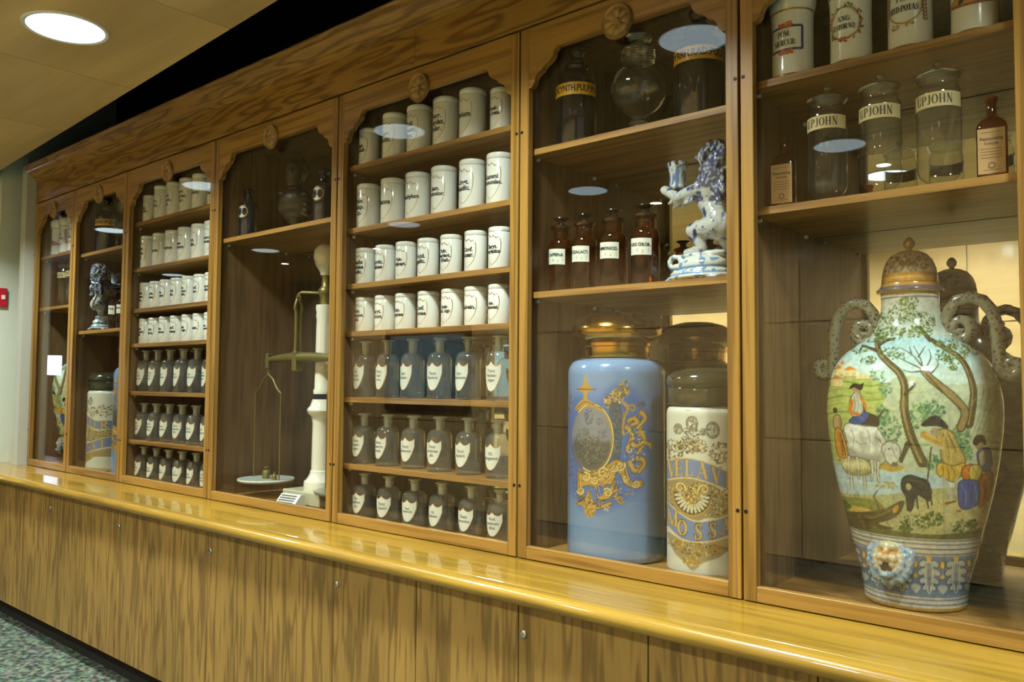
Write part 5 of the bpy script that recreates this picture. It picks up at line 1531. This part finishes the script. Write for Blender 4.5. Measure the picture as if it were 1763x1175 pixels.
    c.ell(284, 706, 11, 9, (176, 168, 124)); c.ell(280, 704, 2, 2, (40, 36, 30)); c.line([(290, 698), (296, 692)], 4, (140, 132, 96))
    for p, col in ((((276, 622), (284, 650), (290, 690)), (136, 88, 34)), (((286, 616), (298, 650), (304, 688)), (228, 176, 90)), (((330, 572), (344, 582)), (36, 58, 110)), (((344, 562), (362, 576)), (110, 138, 186)),
                   (((332, 510), (336, 530), (330, 552)), (120, 118, 104)), (((346, 506), (352, 530), (348, 554)), (214, 212, 196)), (((590, 608), (602, 640), (606, 684)), (120, 100, 52)), (((608, 606), (626, 646), (636, 686)), (208, 188, 124)),
                   (((598, 600), (590, 640), (596, 686)), (214, 194, 130)), (((584, 700), (590, 716), (584, 728)), (130, 100, 44)), (((612, 702), (622, 720), (614, 738)), (130, 100, 44)), (((628, 700), (636, 712), (630, 730)), (222, 194, 110)),
                   (((640, 752), (652, 780), (650, 814)), (116, 136, 188)), (((658, 750), (664, 784), (660, 818)), (44, 60, 112)), (((678, 756), (684, 784), (680, 806)), (116, 136, 188)), (((704, 730), (724, 756), (714, 796)), (214, 150, 84)),
                   (((698, 750), (708, 776), (700, 806)), (110, 64, 30)), (((652, 712), (668, 722), (690, 716)), (222, 160, 84)), (((672, 706), (684, 722), (676, 738)), (140, 122, 52)), (((712, 656), (722, 682), (716, 710)), (56, 70, 112)),
                   (((540, 610), (562, 620), (584, 630)), (222, 190, 116)), (((488, 742), (520, 746), (544, 762)), (100, 98, 94)), (((494, 750), (530, 770)), (36, 34, 34)), (((420, 836), (456, 822)), (140, 126, 84)), (((320, 880), (380, 870), (430, 850)), (50, 46, 34))):
        c.line(p, 3.4, col, 1.6, True, 0.85)
    for p in (((484, 790), (486, 830)), ((512, 786), (516, 824)), ((540, 790), (546, 822)), ((552, 786), (556, 812))): c.line(p, 6, (56, 54, 52), 4)
    for k in range(150):                                 # dark touches in the grass and crowns
        x, y = c.rng.uniform(235, 770), c.rng.uniform(790, 905)
        c.line([(x, y), (x + c.rng.uniform(-4, 4), y - c.rng.uniform(5, 13))], 2.2, ((62, 72, 40), (96, 104, 60), (196, 190, 136))[c.rng.randint(3)], 0.8, False, 0.6)
    for k in range(60):
        x, y = c.rng.uniform(560, 770), c.rng.uniform(480, 720)
        c.line([(x, y), (x - c.rng.uniform(4, 14), y + c.rng.uniform(14, 34))], 3, ((126, 134, 104), (206, 208, 184), (150, 156, 126))[c.rng.randint(3)], 1.0, False, 0.4)
    # foot bands and acanthus frieze
    c.rect(150, 912, 860, 962, (188, 184, 166))
    for y in (914, 926, 940, 955): c.rect(150, y, 860, y + 4, (96, 106, 134))
    c.rect(150, 962, 860, 1082, (116, 130, 152))
    for k in range(-4, 6):
        x = 350 + k * 78
        pale, lnc = (172, 178, 172), (72, 84, 116)
        for s in (-1, 1):
            for j, (dx, y, rr) in enumerate(((22, 985, 14), (26, 1010, 15), (22, 1036, 14), (12, 1056, 13))):
                c.ell(x + 39 + s * dx * 0.8, y, rr, rr * 0.75, lnc, 1, 1.4, s * 0.7); c.ell(x + 39 + s * dx * 0.8, y, rr - 2.5, rr * 0.75 - 2.5, pale, 1, 1.4, s * 0.7)
        c.poly([(x + 39, 966), (x + 52, 1000), (x + 50, 1050), (x + 39, 1076), (x + 28, 1050), (x + 26, 1000)], pale); c.line([(x + 39, 972), (x + 39, 1070)], 2.5, lnc)
        c.line([(x + 33, 985), (x + 35, 1050)], 1.6, lnc); c.line([(x + 45, 985), (x + 43, 1050)], 1.6, lnc)
        c.ell(x, 988, 8, 14, lnc); c.ell(x, 988, 6, 12, (206, 172, 84)); c.poly([(x + 30, 963), (x + 48, 963), (x + 39, 985)], (206, 172, 84), False)
        c.poly([(x - 14, 1056), (x, 1048), (x + 14, 1056), (x, 1076)], pale); c.ell(x, 1024, 6, 6, (206, 172, 84))
    c.rect(150, 1082, 860, 1140, (182, 182, 172))
    for y in (1082, 1092, 1106): c.rect(150, y, 860, y + 4, (104, 114, 140))
    c.rect(150, 1118, 860, 1180, (176, 146, 84))
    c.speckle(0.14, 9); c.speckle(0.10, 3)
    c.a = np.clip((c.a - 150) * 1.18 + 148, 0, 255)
    return c
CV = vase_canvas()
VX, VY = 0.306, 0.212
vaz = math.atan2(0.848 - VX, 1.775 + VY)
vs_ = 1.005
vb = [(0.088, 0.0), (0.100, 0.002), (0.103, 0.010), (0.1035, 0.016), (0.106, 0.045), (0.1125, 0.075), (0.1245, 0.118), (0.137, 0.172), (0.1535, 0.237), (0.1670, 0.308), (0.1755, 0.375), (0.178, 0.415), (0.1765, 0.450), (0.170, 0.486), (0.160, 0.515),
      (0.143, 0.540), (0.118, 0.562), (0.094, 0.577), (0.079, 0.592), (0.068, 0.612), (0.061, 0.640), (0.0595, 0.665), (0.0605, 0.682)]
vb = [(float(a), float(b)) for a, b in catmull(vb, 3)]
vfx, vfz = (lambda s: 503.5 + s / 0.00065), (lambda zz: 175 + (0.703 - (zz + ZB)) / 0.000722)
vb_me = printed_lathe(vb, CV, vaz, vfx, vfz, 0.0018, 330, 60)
vl = [(0.060, 0.682), (0.068, 0.683), (0.069, 0.689), (0.063, 0.693), (0.059, 0.702), (0.0575, 0.718), (0.054, 0.738), (0.047, 0.756), (0.036, 0.769), (0.022, 0.776), (0.007, 0.779)]
vl_me = printed_lathe(vl, CV, vaz, vfx, vfz, 0.0018, 150, 50)
vk_me = lathe([(0.007, 0.778), (0.006, 0.783), (0.011, 0.788), (0.0125, 0.795), (0.009, 0.803), (0.004, 0.808), (0, 0.809)], 'gold_print', 24)
def handle_mesh(s):
    pts = []
    for i in range(20):
        t = i / 19
        a = math.radians(150 + 560 * (1 - t))
        r = 0.005 + 0.027 * t
        pts.append((0.100 + r * math.cos(a), 0.600 + r * math.sin(a)))
    pts += [(0.080, 0.640), (0.095, 0.660), (0.120, 0.667), (0.145, 0.657), (0.162, 0.634), (0.170, 0.600), (0.172, 0.565), (0.173, 0.535)]
    for i in range(14):
        t = i / 13
        a = math.radians(185 + 480 * t)
        r = 0.021 - 0.015 * t
        pts.append((0.195 + r * math.cos(a), 0.515 + r * math.sin(a)))
    n = len(pts)
    rad = [0.008 + 0.0055 * min(1, i / 14) - 0.005 * max(0, (i - n + 14) / 14) for i in range(n)]
    v1 = tube_vf([(s * x, 0, z) for x, z in pts], rad, 14)
    g = random.Random(4)
    knobs = []
    for k in (22, 25):
        x, z = pts[k]
        vv, ff = lathe_vf([(0, -0.006), (0.006, -0.004), (0.008, 0), (0.006, 0.004), (0, 0.006)], 10)
        knobs.append(([(s * (x + 0.008) + a, b, z + c + 0.006) for a, b, c in vv], ff))
    return mk(*join([v1] + knobs), 'snake', 60)
h1, h2 = handle_mesh(1), handle_mesh(-1)
def mask_mesh():
    bm = bmesh.new()
    g = random.Random(3)
    for k in range(26):                      # mane
        a = 2 * PI * k / 26
        rr = 0.033 + g.uniform(-0.003, 0.003)
        ell(bm, (rr * math.cos(a), 0.002, rr * 1.05 * math.sin(a)), (0.011, 0.010, 0.009), (0, -a, 0), 10)
    for k in range(18):
        a = 2 * PI * k / 18 + 0.1
        ell(bm, (0.024 * math.cos(a), -0.004, 0.026 * math.sin(a)), (0.010, 0.010, 0.008), (0, -a, 0), 10)
    ell(bm, (0, -0.002, 0.0), (0.024, 0.016, 0.030))
    ell(bm, (0, -0.014, 0.016), (0.017, 0.010, 0.008))               # brow
    for s in (-1, 1):
        ell(bm, (s * 0.010, -0.016, -0.002), (0.009, 0.007, 0.008))
        ell(bm, (s * 0.009, -0.014, -0.012), (0.006, 0.006, 0.006))
    ell(bm, (0, -0.020, 0.004), (0.0055, 0.008, 0.010)); ell(bm, (0, -0.024, -0.003), (0.008, 0.006, 0.005))
    ell(bm, (0, -0.016, -0.030), (0.011, 0.009, 0.006))              # chin
    me = fuse(bm, 0.0016, 'print', 2)
    cols = []
    for v in me.vertices:
        x, y, z = v.co
        r = math.hypot(x, z / 1.1)
        nz = mnoise.noise(v.co * 160)
        if r > 0.024: c = np.array((152, 160, 164)) if nz > -0.1 else np.array((112, 136, 164))
        else: c = np.array((186, 172, 140))
        if r < 0.022 and (abs(z - 0.007) < 0.003 and 0.004 < abs(x) < 0.016 or nz > 0.35): c = np.array((190, 132, 66))
        if abs(x) < 0.009 and -0.024 < z < -0.010 and y > -0.018: c = np.array((44, 34, 30))
        cols.append(srgb2lin(c))
    set_print(me, np.array(cols))
    return me
mask_me = mask_mesh()
def vase(label, x, y, rz):
    t = thing('painted_vase', label, 'vase', (x, y, ZB), rz, 'painted lidded vases')
    link('body', vb_me, t)
    l = link('lid', vl_me, t); link('finial', vk_me, l)
    link('handle', h1, t, rot=(0, 0, 0.0)); link('handle', h2, t, rot=(0, 0, 0.0))
    mo = link('lion_mask', mask_me, t, (0.118 * math.sin(-0.12), -0.122 * math.cos(-0.12), 0.112), (math.radians(-14), 0, -0.12))
    mo.scale = (1.2, 1.2, 1.3)
vase('large painted lidded vase with pastoral scene and snake handles', VX, VY, 0)
vase('painted vase half hidden in the far left case', -4.085, 0.215, -0.55)

# ------------------------------------------------------------------ blue and white lion figurines
def lion_mesh():
    bm = bmesh.new()
    cap(bm, (-0.030, -0.016, 0.080), (0.016, -0.016, 0.084), 0.011, 0.014)
    cap(bm, (0.018, -0.016, 0.086), (-0.008, -0.016, 0.132), 0.014, 0.019)
    cap(bm, (-0.008, -0.016, 0.134), (0.055, -0.010, 0.138), 0.022, 0.034)
    cap(bm, (0.030, 0.024, 0.080), (0.062, 0.022, 0.082), 0.011, 0.013)
    cap(bm, (0.064, 0.022, 0.084), (0.058, 0.018, 0.128), 0.014, 0.026)
    ell(bm, (0.064, 0, 0.138), (0.040, 0.036, 0.038))
    cap(bm, (0.058, 0, 0.155), (0.026, 0, 0.205), 0.034, 0.028)
    cap(bm, (0.026, 0, 0.205), (0.030, 0, 0.250), 0.030, 0.040)
    cap(bm, (0.012, -0.022, 0.238), (-0.052, -0.024, 0.226), 0.020, 0.016)
    cap(bm, (-0.052, -0.024, 0.226), (-0.098, -0.020, 0.252), 0.015, 0.012)
    cap(bm, (0.012, 0.022, 0.244), (-0.050, 0.022, 0.240), 0.018, 0.014)
    cap(bm, (-0.050, 0.022, 0.240), (-0.086, 0.016, 0.262), 0.013, 0.011)
    ell(bm, (-0.100, -0.018, 0.256), (0.014, 0.013, 0.011))
    ell(bm, (0.052, 0, 0.275), (0.042, 0.040, 0.052))
    ell(bm, (0.036, 0, 0.322), (0.038, 0.034, 0.034)); ell(bm, (0.06, 0, 0.30), (0.036, 0.036, 0.046)); ell(bm, (0.066, 0, 0.235), (0.026, 0.030, 0.045))
    ell(bm, (0.006, 0, 0.322), (0.022, 0.016, 0.011), (0, 0.25, 0)); ell(bm, (-0.010, 0, 0.326), (0.008, 0.010, 0.006))
    ell(bm, (0.012, 0, 0.297), (0.018, 0.013, 0.006), (0, -0.35, 0))
    for s in (-1, 1):
        ell(bm, (0.016, s * 0.014, 0.334), (0.010, 0.007, 0.007)); ell(bm, (0.046, s * 0.020, 0.350), (0.007, 0.005, 0.010))
    g = random.Random(11)
    for k in range(70):                                # locks down the back and chest
        zz = g.uniform(0.19, 0.31)
        ell(bm, (0.066 + 0.024 * math.sin((zz - 0.17) * 22) * 0.6 + g.uniform(-0.004, 0.010), g.uniform(-0.036, 0.036), zz), (0.007, 0.007, 0.014), (g.uniform(-0.4, 0.4), g.uniform(-0.9, 0.1), 0), 8)
    for k in range(22):
        ell(bm, (g.uniform(-0.075, 0.0), g.uniform(-0.032, -0.012), g.uniform(0.205, 0.222)), (0.005, 0.005, 0.011), (0, g.uniform(0.3, 1.1), 0), 8)
    for k in range(26):
        ell(bm, (g.uniform(-0.02, 0.02), g.uniform(-0.034, 0.0), g.uniform(0.115, 0.15)), (0.005, 0.005, 0.012), (0, g.uniform(-0.4, 0.6), 0), 8)
    for k in range(90):                                # curls of the mane
        a, b = g.uniform(-1.3, 1.9), g.uniform(-1.2, 1.2)
        x = 0.050 + 0.044 * math.cos(b) * math.sin(a + 0.4)
        y = 0.043 * math.sin(b)
        z = 0.285 + 0.062 * math.cos(a + 0.1) * math.cos(b * 0.6)
        if x < 0.03 and z > 0.30: continue
        ell(bm, (x, y, z), (0.007, 0.007, 0.013), (g.uniform(-0.5, 0.5), g.uniform(-0.6, 0.9), 0), 8)
    for k in range(16):
        ell(bm, (g.uniform(-0.02, 0.03), g.choice((-1, 1)) * g.uniform(0.012, 0.03), g.uniform(0.2, 0.25)), (0.005, 0.005, 0.012), (0, g.uniform(0.2, 0.9), 0), 8)
    pth = catmull([(0.092, 0, 0.135), (0.112, 0.01, 0.118), (0.118, 0.02, 0.15), (0.104, 0.024, 0.18), (0.108, 0.02, 0.205)], 6)
    for p in pth: bmesh.ops.create_icosphere(bm, subdivisions=1, radius=0.008, matrix=Matrix.Translation(p))
    me = fuse(bm, 0.0030, 'print', 2)
    wht, blu, nav = np.array((186, 188, 184)), np.array((96, 108, 148)), np.array((56, 60, 92))
    cols = []
    for v in me.vertices:
        x, y, z = v.co
        n1, n2 = mnoise.noise(v.co * 55), mnoise.noise(v.co * 130 + Vector((7, 3, 1)))
        mane = (x > 0.060 and z > 0.19) or (x > 0.016 and z > 0.235 and not (x < 0.03 and z > 0.30)) or (z > 0.20 and x > 0.0 and n1 > 0.1)
        if mane:
            c = nav * 0.7 + blu * 0.3 if n2 < 0.05 else (blu * 0.8 + wht * 0.2 if n2 < 0.22 else wht * 0.85)
        else:
            c = nav if n1 > 0.42 else (blu if (n1 > 0.24 and n2 > -0.1) or abs(mnoise.noise(v.co * 34 + Vector((2, 9, 4)))) < 0.022 else wht)
        cols.append(srgb2lin(c))
    set_print(me, np.array(cols))
    return me
lion_me = lion_mesh()
def plinth_mesh():
    bm = bmesh.new()
    ell(bm, (0, 0, 0.012), (0.098, 0.066, 0.014), seg=24); ell(bm, (0, 0, 0.024), (0.088, 0.058, 0.012), seg=24); ell(bm, (0.005, 0, 0.042), (0.074, 0.050, 0.030), seg=24)
    for s in (-1, 1):
        for k in range(10):
            a = 0.4 + k * 0.55
            r = 0.022 - 0.0016 * k
            bmesh.ops.create_icosphere(bm, subdivisions=1, radius=0.008, matrix=Matrix.Translation((-0.058 + r * math.cos(a), s * 0.034, 0.050 + r * math.sin(a))))
    ell(bm, (-0.01, 0, 0.068), (0.060, 0.042, 0.010)); ell(bm, (0.03, 0.01, 0.070), (0.050, 0.036, 0.012))
    bmesh.ops.create_cube(bm, size=1.0, matrix=Matrix.Translation((0, 0, 0.004)) @ Matrix.Diagonal((0.16, 0.1, 0.008, 1)))
    me = fuse(bm, 0.003, 'print', 2)
    wht, blu, nav = np.array((206, 212, 208)), np.array((110, 146, 188)), np.array((58, 74, 130))
    cols = []
    zmin = min(v.co.z for v in me.vertices)
    for v in me.vertices:
        v.co.z -= zmin
        z = v.co.z; n = mnoise.noise(v.co * 60)
        c = nav if z < 0.007 else (blu if (0.018 < z < 0.024 or 0.034 < z < 0.040 or n > 0.22) else wht)
        cols.append(srgb2lin(c))
    set_print(me, np.array(cols))
    return me
pl_me = plinth_mesh()
def tower_mesh():
    pr = [(0.020, 0.0), (0.024, 0.004), (0.021, 0.012), (0.0215, 0.045), (0.024, 0.055), (0.026, 0.060)]
    vs, fs = lathe_vf(pr, 24)
    top_ = len(vs) - 24
    m = [( [(0.026 * math.cos(a), 0.026 * math.sin(a), 0.060), (0.026 * math.cos(a + 0.4), 0.026 * math.sin(a + 0.4), 0.060), (0.026 * math.cos(a + 0.4), 0.026 * math.sin(a + 0.4), 0.072), (0.026 * math.cos(a), 0.026 * math.sin(a), 0.072),
            (0.019 * math.cos(a), 0.019 * math.sin(a), 0.060), (0.019 * math.cos(a + 0.4), 0.019 * math.sin(a + 0.4), 0.060), (0.019 * math.cos(a + 0.4), 0.019 * math.sin(a + 0.4), 0.072), (0.019 * math.cos(a), 0.019 * math.sin(a), 0.072)],
           [(0, 1, 2, 3), (5, 4, 7, 6), (3, 2, 6, 7), (1, 5, 6, 2), (4, 0, 3, 7)]) for a in np.arange(0, 2 * PI - 0.1, 2 * PI / 8)]
    fs.append(tuple(range(top_, top_ + 24)))
    me = mk(*join([(vs, fs)] + m), 'print', 30)
    bm = bmesh.new(); bm.from_mesh(me)
    bmesh.ops.subdivide_edges(bm, edges=list(bm.edges), cuts=2, use_grid_fill=True)
    bm.to_mesh(me); bm.free()
    cols = [srgb2lin(np.array((96, 116, 164)) if mnoise.noise(v.co * 90) > 0.0 else np.array((190, 196, 190))) for v in me.vertices]
    set_print(me, np.array(cols))
    return me
tw_me = tower_mesh()
def lion(label, x, y, z, rz, flip=1):
    t = thing('lion_figurine', label, 'figurine', (x, y, z), rz, 'blue and white lion figurines', (flip, 1, 1))
    link('plinth', pl_me, t); link('lion', lion_me, t); link('tower', tw_me, t, (-0.068, -0.006, 0.252))
lion('blue and white ceramic lion rearing with a tower, right of the amber bottles', -0.170, 0.13, top(5, 1), -0.15)
lion('small distant blue and white lion figurine on plinth, left of amber bottles', -3.67, 0.13, top(1, 1), -1.1)

# ------------------------------------------------------------------ bronze bust
def bust_mesh():
    bm = bmesh.new()
    ell(bm, (0, 0, 0.125), (0.086, 0.050, 0.055)); ell(bm, (0, -0.012, 0.150), (0.070, 0.045, 0.050)); ell(bm, (0, 0, 0.085), (0.055, 0.040, 0.035))
    cap(bm, (0, 0.002, 0.175), (0, -0.004, 0.225), 0.032, 0.029)
    ell(bm, (0, -0.008, 0.270), (0.041, 0.050, 0.054)); ell(bm, (0, -0.054, 0.262), (0.008, 0.012, 0.014)); ell(bm, (0, -0.045, 0.285), (0.026, 0.012, 0.010))
    g = random.Random(8)
    for k in range(90):
        a, b = g.uniform(-1.9, 1.9), g.uniform(-0.2, 1.5)
        ell(bm, (0.043 * math.sin(a) * math.cos(b), 0.002 + 0.05 * math.cos(a) * math.cos(b), 0.275 + 0.054 * math.sin(b)), (0.010, 0.010, 0.010), seg=8)
    for k in range(60):
        a = g.uniform(-1.2, 1.2)
        ell(bm, (0.030 * math.sin(a), -0.020 - 0.026 * math.cos(a), g.uniform(0.205, 0.245)), (0.009, 0.009, 0.013), seg=8)
    for k in range(5):
        cap(bm, (-0.062 + 0.01 * k, -0.030, 0.175 - 0.012 * k), (0.06, -0.040 + 0.003 * k, 0.165 - 0.022 * k), 0.009, 0.007)
    return fuse(bm, 0.0035, 'bronze', 2)
t = thing('bronze_bust', 'dark bronze bust of a bearded head on the shelf above the scale', 'bust', (-2.035, 0.19, top(3, 0)), 0.5)
link('bust', bust_mesh(), t)
link('socle', lathe([(0, 0), (0.046, 0), (0.048, 0.008), (0.040, 0.014), (0.030, 0.024), (0.026, 0.045), (0.034, 0.060), (0.036, 0.070), (0, 0.072)], 'bronze', 36), t)

# ------------------------------------------------------------------ porcelain column scale
SX, SY = -1.885, 0.235
t = thing('balance_scale', 'tall white porcelain column scale with brass beam and white pan', 'scale', (SX, SY, ZB))
link('marble_base', box(-0.105, 0.135, -0.115, 0.115, 0.0, 0.052, 'marble', 0.003), t)
ped = [(0, 0.052), (0.074, 0.052), (0.076, 0.060), (0.074, 0.082), (0.066, 0.088), (0.058, 0.100), (0.052, 0.112), (0.051, 0.122), (0.047, 0.126), (0.046, 0.250), (0.045, 0.310), (0.050, 0.334), (0.064, 0.348), (0.068, 0.360), (0.064, 0.370), (0.060, 0.374), (0.056, 0.378), (0.047, 0.404), (0, 0.406)]
link('pedestal', lathe(ped, 'porcelain_w', 8 * 4, 30), t)
link('black_ring', lathe([(0, 0.404), (0.042, 0.404), (0.042, 0.425), (0, 0.425)], 'black', 32), t)
cv, cf = lathe_vf([(0, 0.425), (0.044, 0.425), (0.045, 0.440), (0.041, 0.446), (0.0395, 0.52), (0.038, 0.70), (0.037, 0.72), (0.040, 0.735), (0.038, 0.750), (0.041, 0.765), (0.040, 0.780), (0, 0.781)], 48)
cv = [(x * (1 - 0.035 * (math.cos(12 * math.atan2(y, x)) > 0.2) * (0.446 < z < 0.71)), y * (1 - 0.035 * (math.cos(12 * math.atan2(y, x)) > 0.2) * (0.446 < z < 0.71)), z) for x, y, z in cv]
link('fluted_column', mk(cv, cf, 'porcelain_w', 40), t)
cap_ = link('brass_capital', lathe([(0, 0.781), (0.026, 0.781), (0.024, 0.81), (0.030, 0.822), (0.034, 0.835), (0.028, 0.848), (0.020, 0.856), (0.019, 0.890), (0.022, 0.898), (0, 0.899)], 'brass', 32), t)
link('hook_arm', tube([(0, 0, 0.828), (-0.04, -0.03, 0.830), (-0.085, -0.06, 0.832), (-0.097, -0.064, 0.826), (-0.097, -0.064, 0.812)], 0.006, 'brass', 8), cap_)
bv, bf = lathe_vf([(0, 0.899), (0.024, 0.899), (0.028, 0.915), (0.040, 0.932), (0.047, 0.945), (0.046, 0.950), (0.052, 0.965), (0.053, 0.980), (0.050, 1.000), (0.040, 1.016), (0.022, 1.026), (0, 1.029)], 40)
bv = [(x * (1 + 0.02 * math.cos(20 * math.atan2(y, x))), y * (1 + 0.02 * math.cos(20 * math.atan2(y, x))), z) for x, y, z in bv]
link('ball_finial', mk(bv, bf, 'porcelain_w', 60), t)
# beam hangs from the hook by a long shackle
px, py = -0.097, -0.064
zb = 0.560
beam = link('beam', mk(*join([tube_vf([(px + 0.40 * (q - 0.57), py, zb + 0.006 * math.sin(q * PI)) for q in np.linspace(0, 1, 25)] if False else
     [(px - 0.225 + 0.5 * q, py, zb + 0.010 * math.sin(q * PI) ** 0.5) for q in np.linspace(0, 1, 25)],
     [0.008 + 0.013 * math.sin(q * PI) ** 0.8 for q in np.linspace(0, 1, 25)], 8)]), 'brass', 60), t)
for s in (-1, 1):
    link('shackle', tube(catmull([(px, py + s * 0.012, zb - 0.03), (px, py + s * 0.014, zb + 0.02), (px, py + s * 0.010, zb + 0.06), (px, py + s * 0.010, zb + 0.18), (px, py + s * 0.016, zb + 0.21), (px, py + s * 0.006, zb + 0.245)], 4), 0.0065, 'brass', 8), t)
link('pivot_plate', box(px - 0.014, px + 0.014, py - 0.020, py + 0.020, zb - 0.045, zb + 0.035, 'brass', 0.004), t)
link('shackle_ring', mk(*(lambda vf: ([(x, y, z) for x, y, z in vf[0]], vf[1]))(tube_vf([(px + 0.012 * math.cos(a), py, zb + 0.252 + 0.012 * math.sin(a)) for a in np.linspace(0, 2 * PI, 17)], 0.004, 6)), 'brass', 60), t)
def pan_set(cx, cz, r, mat, rod=0.34):
    ex = cx
    link('end_block', box(ex - 0.010, ex + 0.010, py - 0.012, py + 0.012, zb - 0.035, zb + 0.03, 'brass', 0.003), t)
    bow = catmull([(ex, py, zb - 0.03), (ex, py, zb - 0.055), (ex - 0.035, py, zb - 0.078), (ex - 0.062, py, zb - 0.112), (ex - 0.094, py, zb - 0.135)], 6)
    bow2 = [(2 * ex - p[0], p[1], p[2]) for p in bow]
    h = link('hanger', mk(*join([tube_vf(bow, 0.0042, 8), tube_vf(bow2, 0.0042, 8)]), 'brass', 60), t)
    pn = link('pan', lathe([(0, cz - 0.006), (r * 0.7, cz - 0.008), (r * 0.96, cz - 0.004), (r, cz + 0.003), (r * 0.985, cz + 0.008), (r * 0.6, cz + 0.006), (0, cz + 0.006)], mat, 48), t, (ex, py, 0))
    for s in (-1, 1):
        link('rod', tube([(ex + s * 0.094, py, cz + 0.004), (ex + s * 0.094, py, zb - 0.132)], 0.0028, 'brass', 8), t)
pan_set(px - 0.205 + 0.0, 0.065, 0.116, 'pan')
pan_set(px + 0.295, 0.060, 0.100, 'steel_pan')
for dx, r, h, lab in ((-0.232 + 0.001, 0.016, 0.050, 'larger brass weight with knob on the white scale pan'), (-0.172, 0.0105, 0.032, 'smaller brass weight with knob on the white scale pan')):
    w = thing('brass_weight', lab, 'weight', (SX + px + dx + 0.027, SY + py, ZB + 0.0712), 0, 'brass weights on the pan')
    link('body', lathe([(0, 0), (r, 0), (r, h * 0.6), (r * 0.8, h * 0.68), (r * 0.3, h * 0.74), (r * 0.3, h * 0.82)], 'brass', 24), w)
    link('knob', lathe([(r * 0.3, h * 0.82), (r * 0.55, h * 0.86), (r * 0.6, h * 0.94), (r * 0.3, h), (0, h)], 'brass', 20), w)

# caption block in front of the scale
t = thing('caption_card', 'small white caption block with printed lines in front of the scale', 'card', (-1.865, 0.068, ZB), 0.1)
prism = [(-0.034, 0.0), (0.028, 0.0), (0.028, 0.044), (0.008, 0.046)]
link('block', extrude_yz([(y, z) for y, z in prism], -0.055, 0.055, 'white_plastic'), t)
n_ = Vector((0, -0.046, 0.042)).normalized()
lines = []
for k in range(5):
    q = 0.14 + 0.17 * k
    y, z = -0.034 + 0.042 * q, 0.046 * q
    for dx0, dx1 in ((-0.047, 0.04 if k else 0.046),):
        v = [(dx0, y - 0.0008, z + 0.0004), (dx1, y - 0.0008, z + 0.0004), (dx1, y + 0.0024, z + 0.0044), (dx0, y + 0.0024, z + 0.0044)]
        lines.append(([(a, b - 0.0006, c + 0.0006) for a, b, c in v], [(0, 1, 2, 3)]))
link('printed_lines', mk(*join(lines), 'ink_soft'), t)
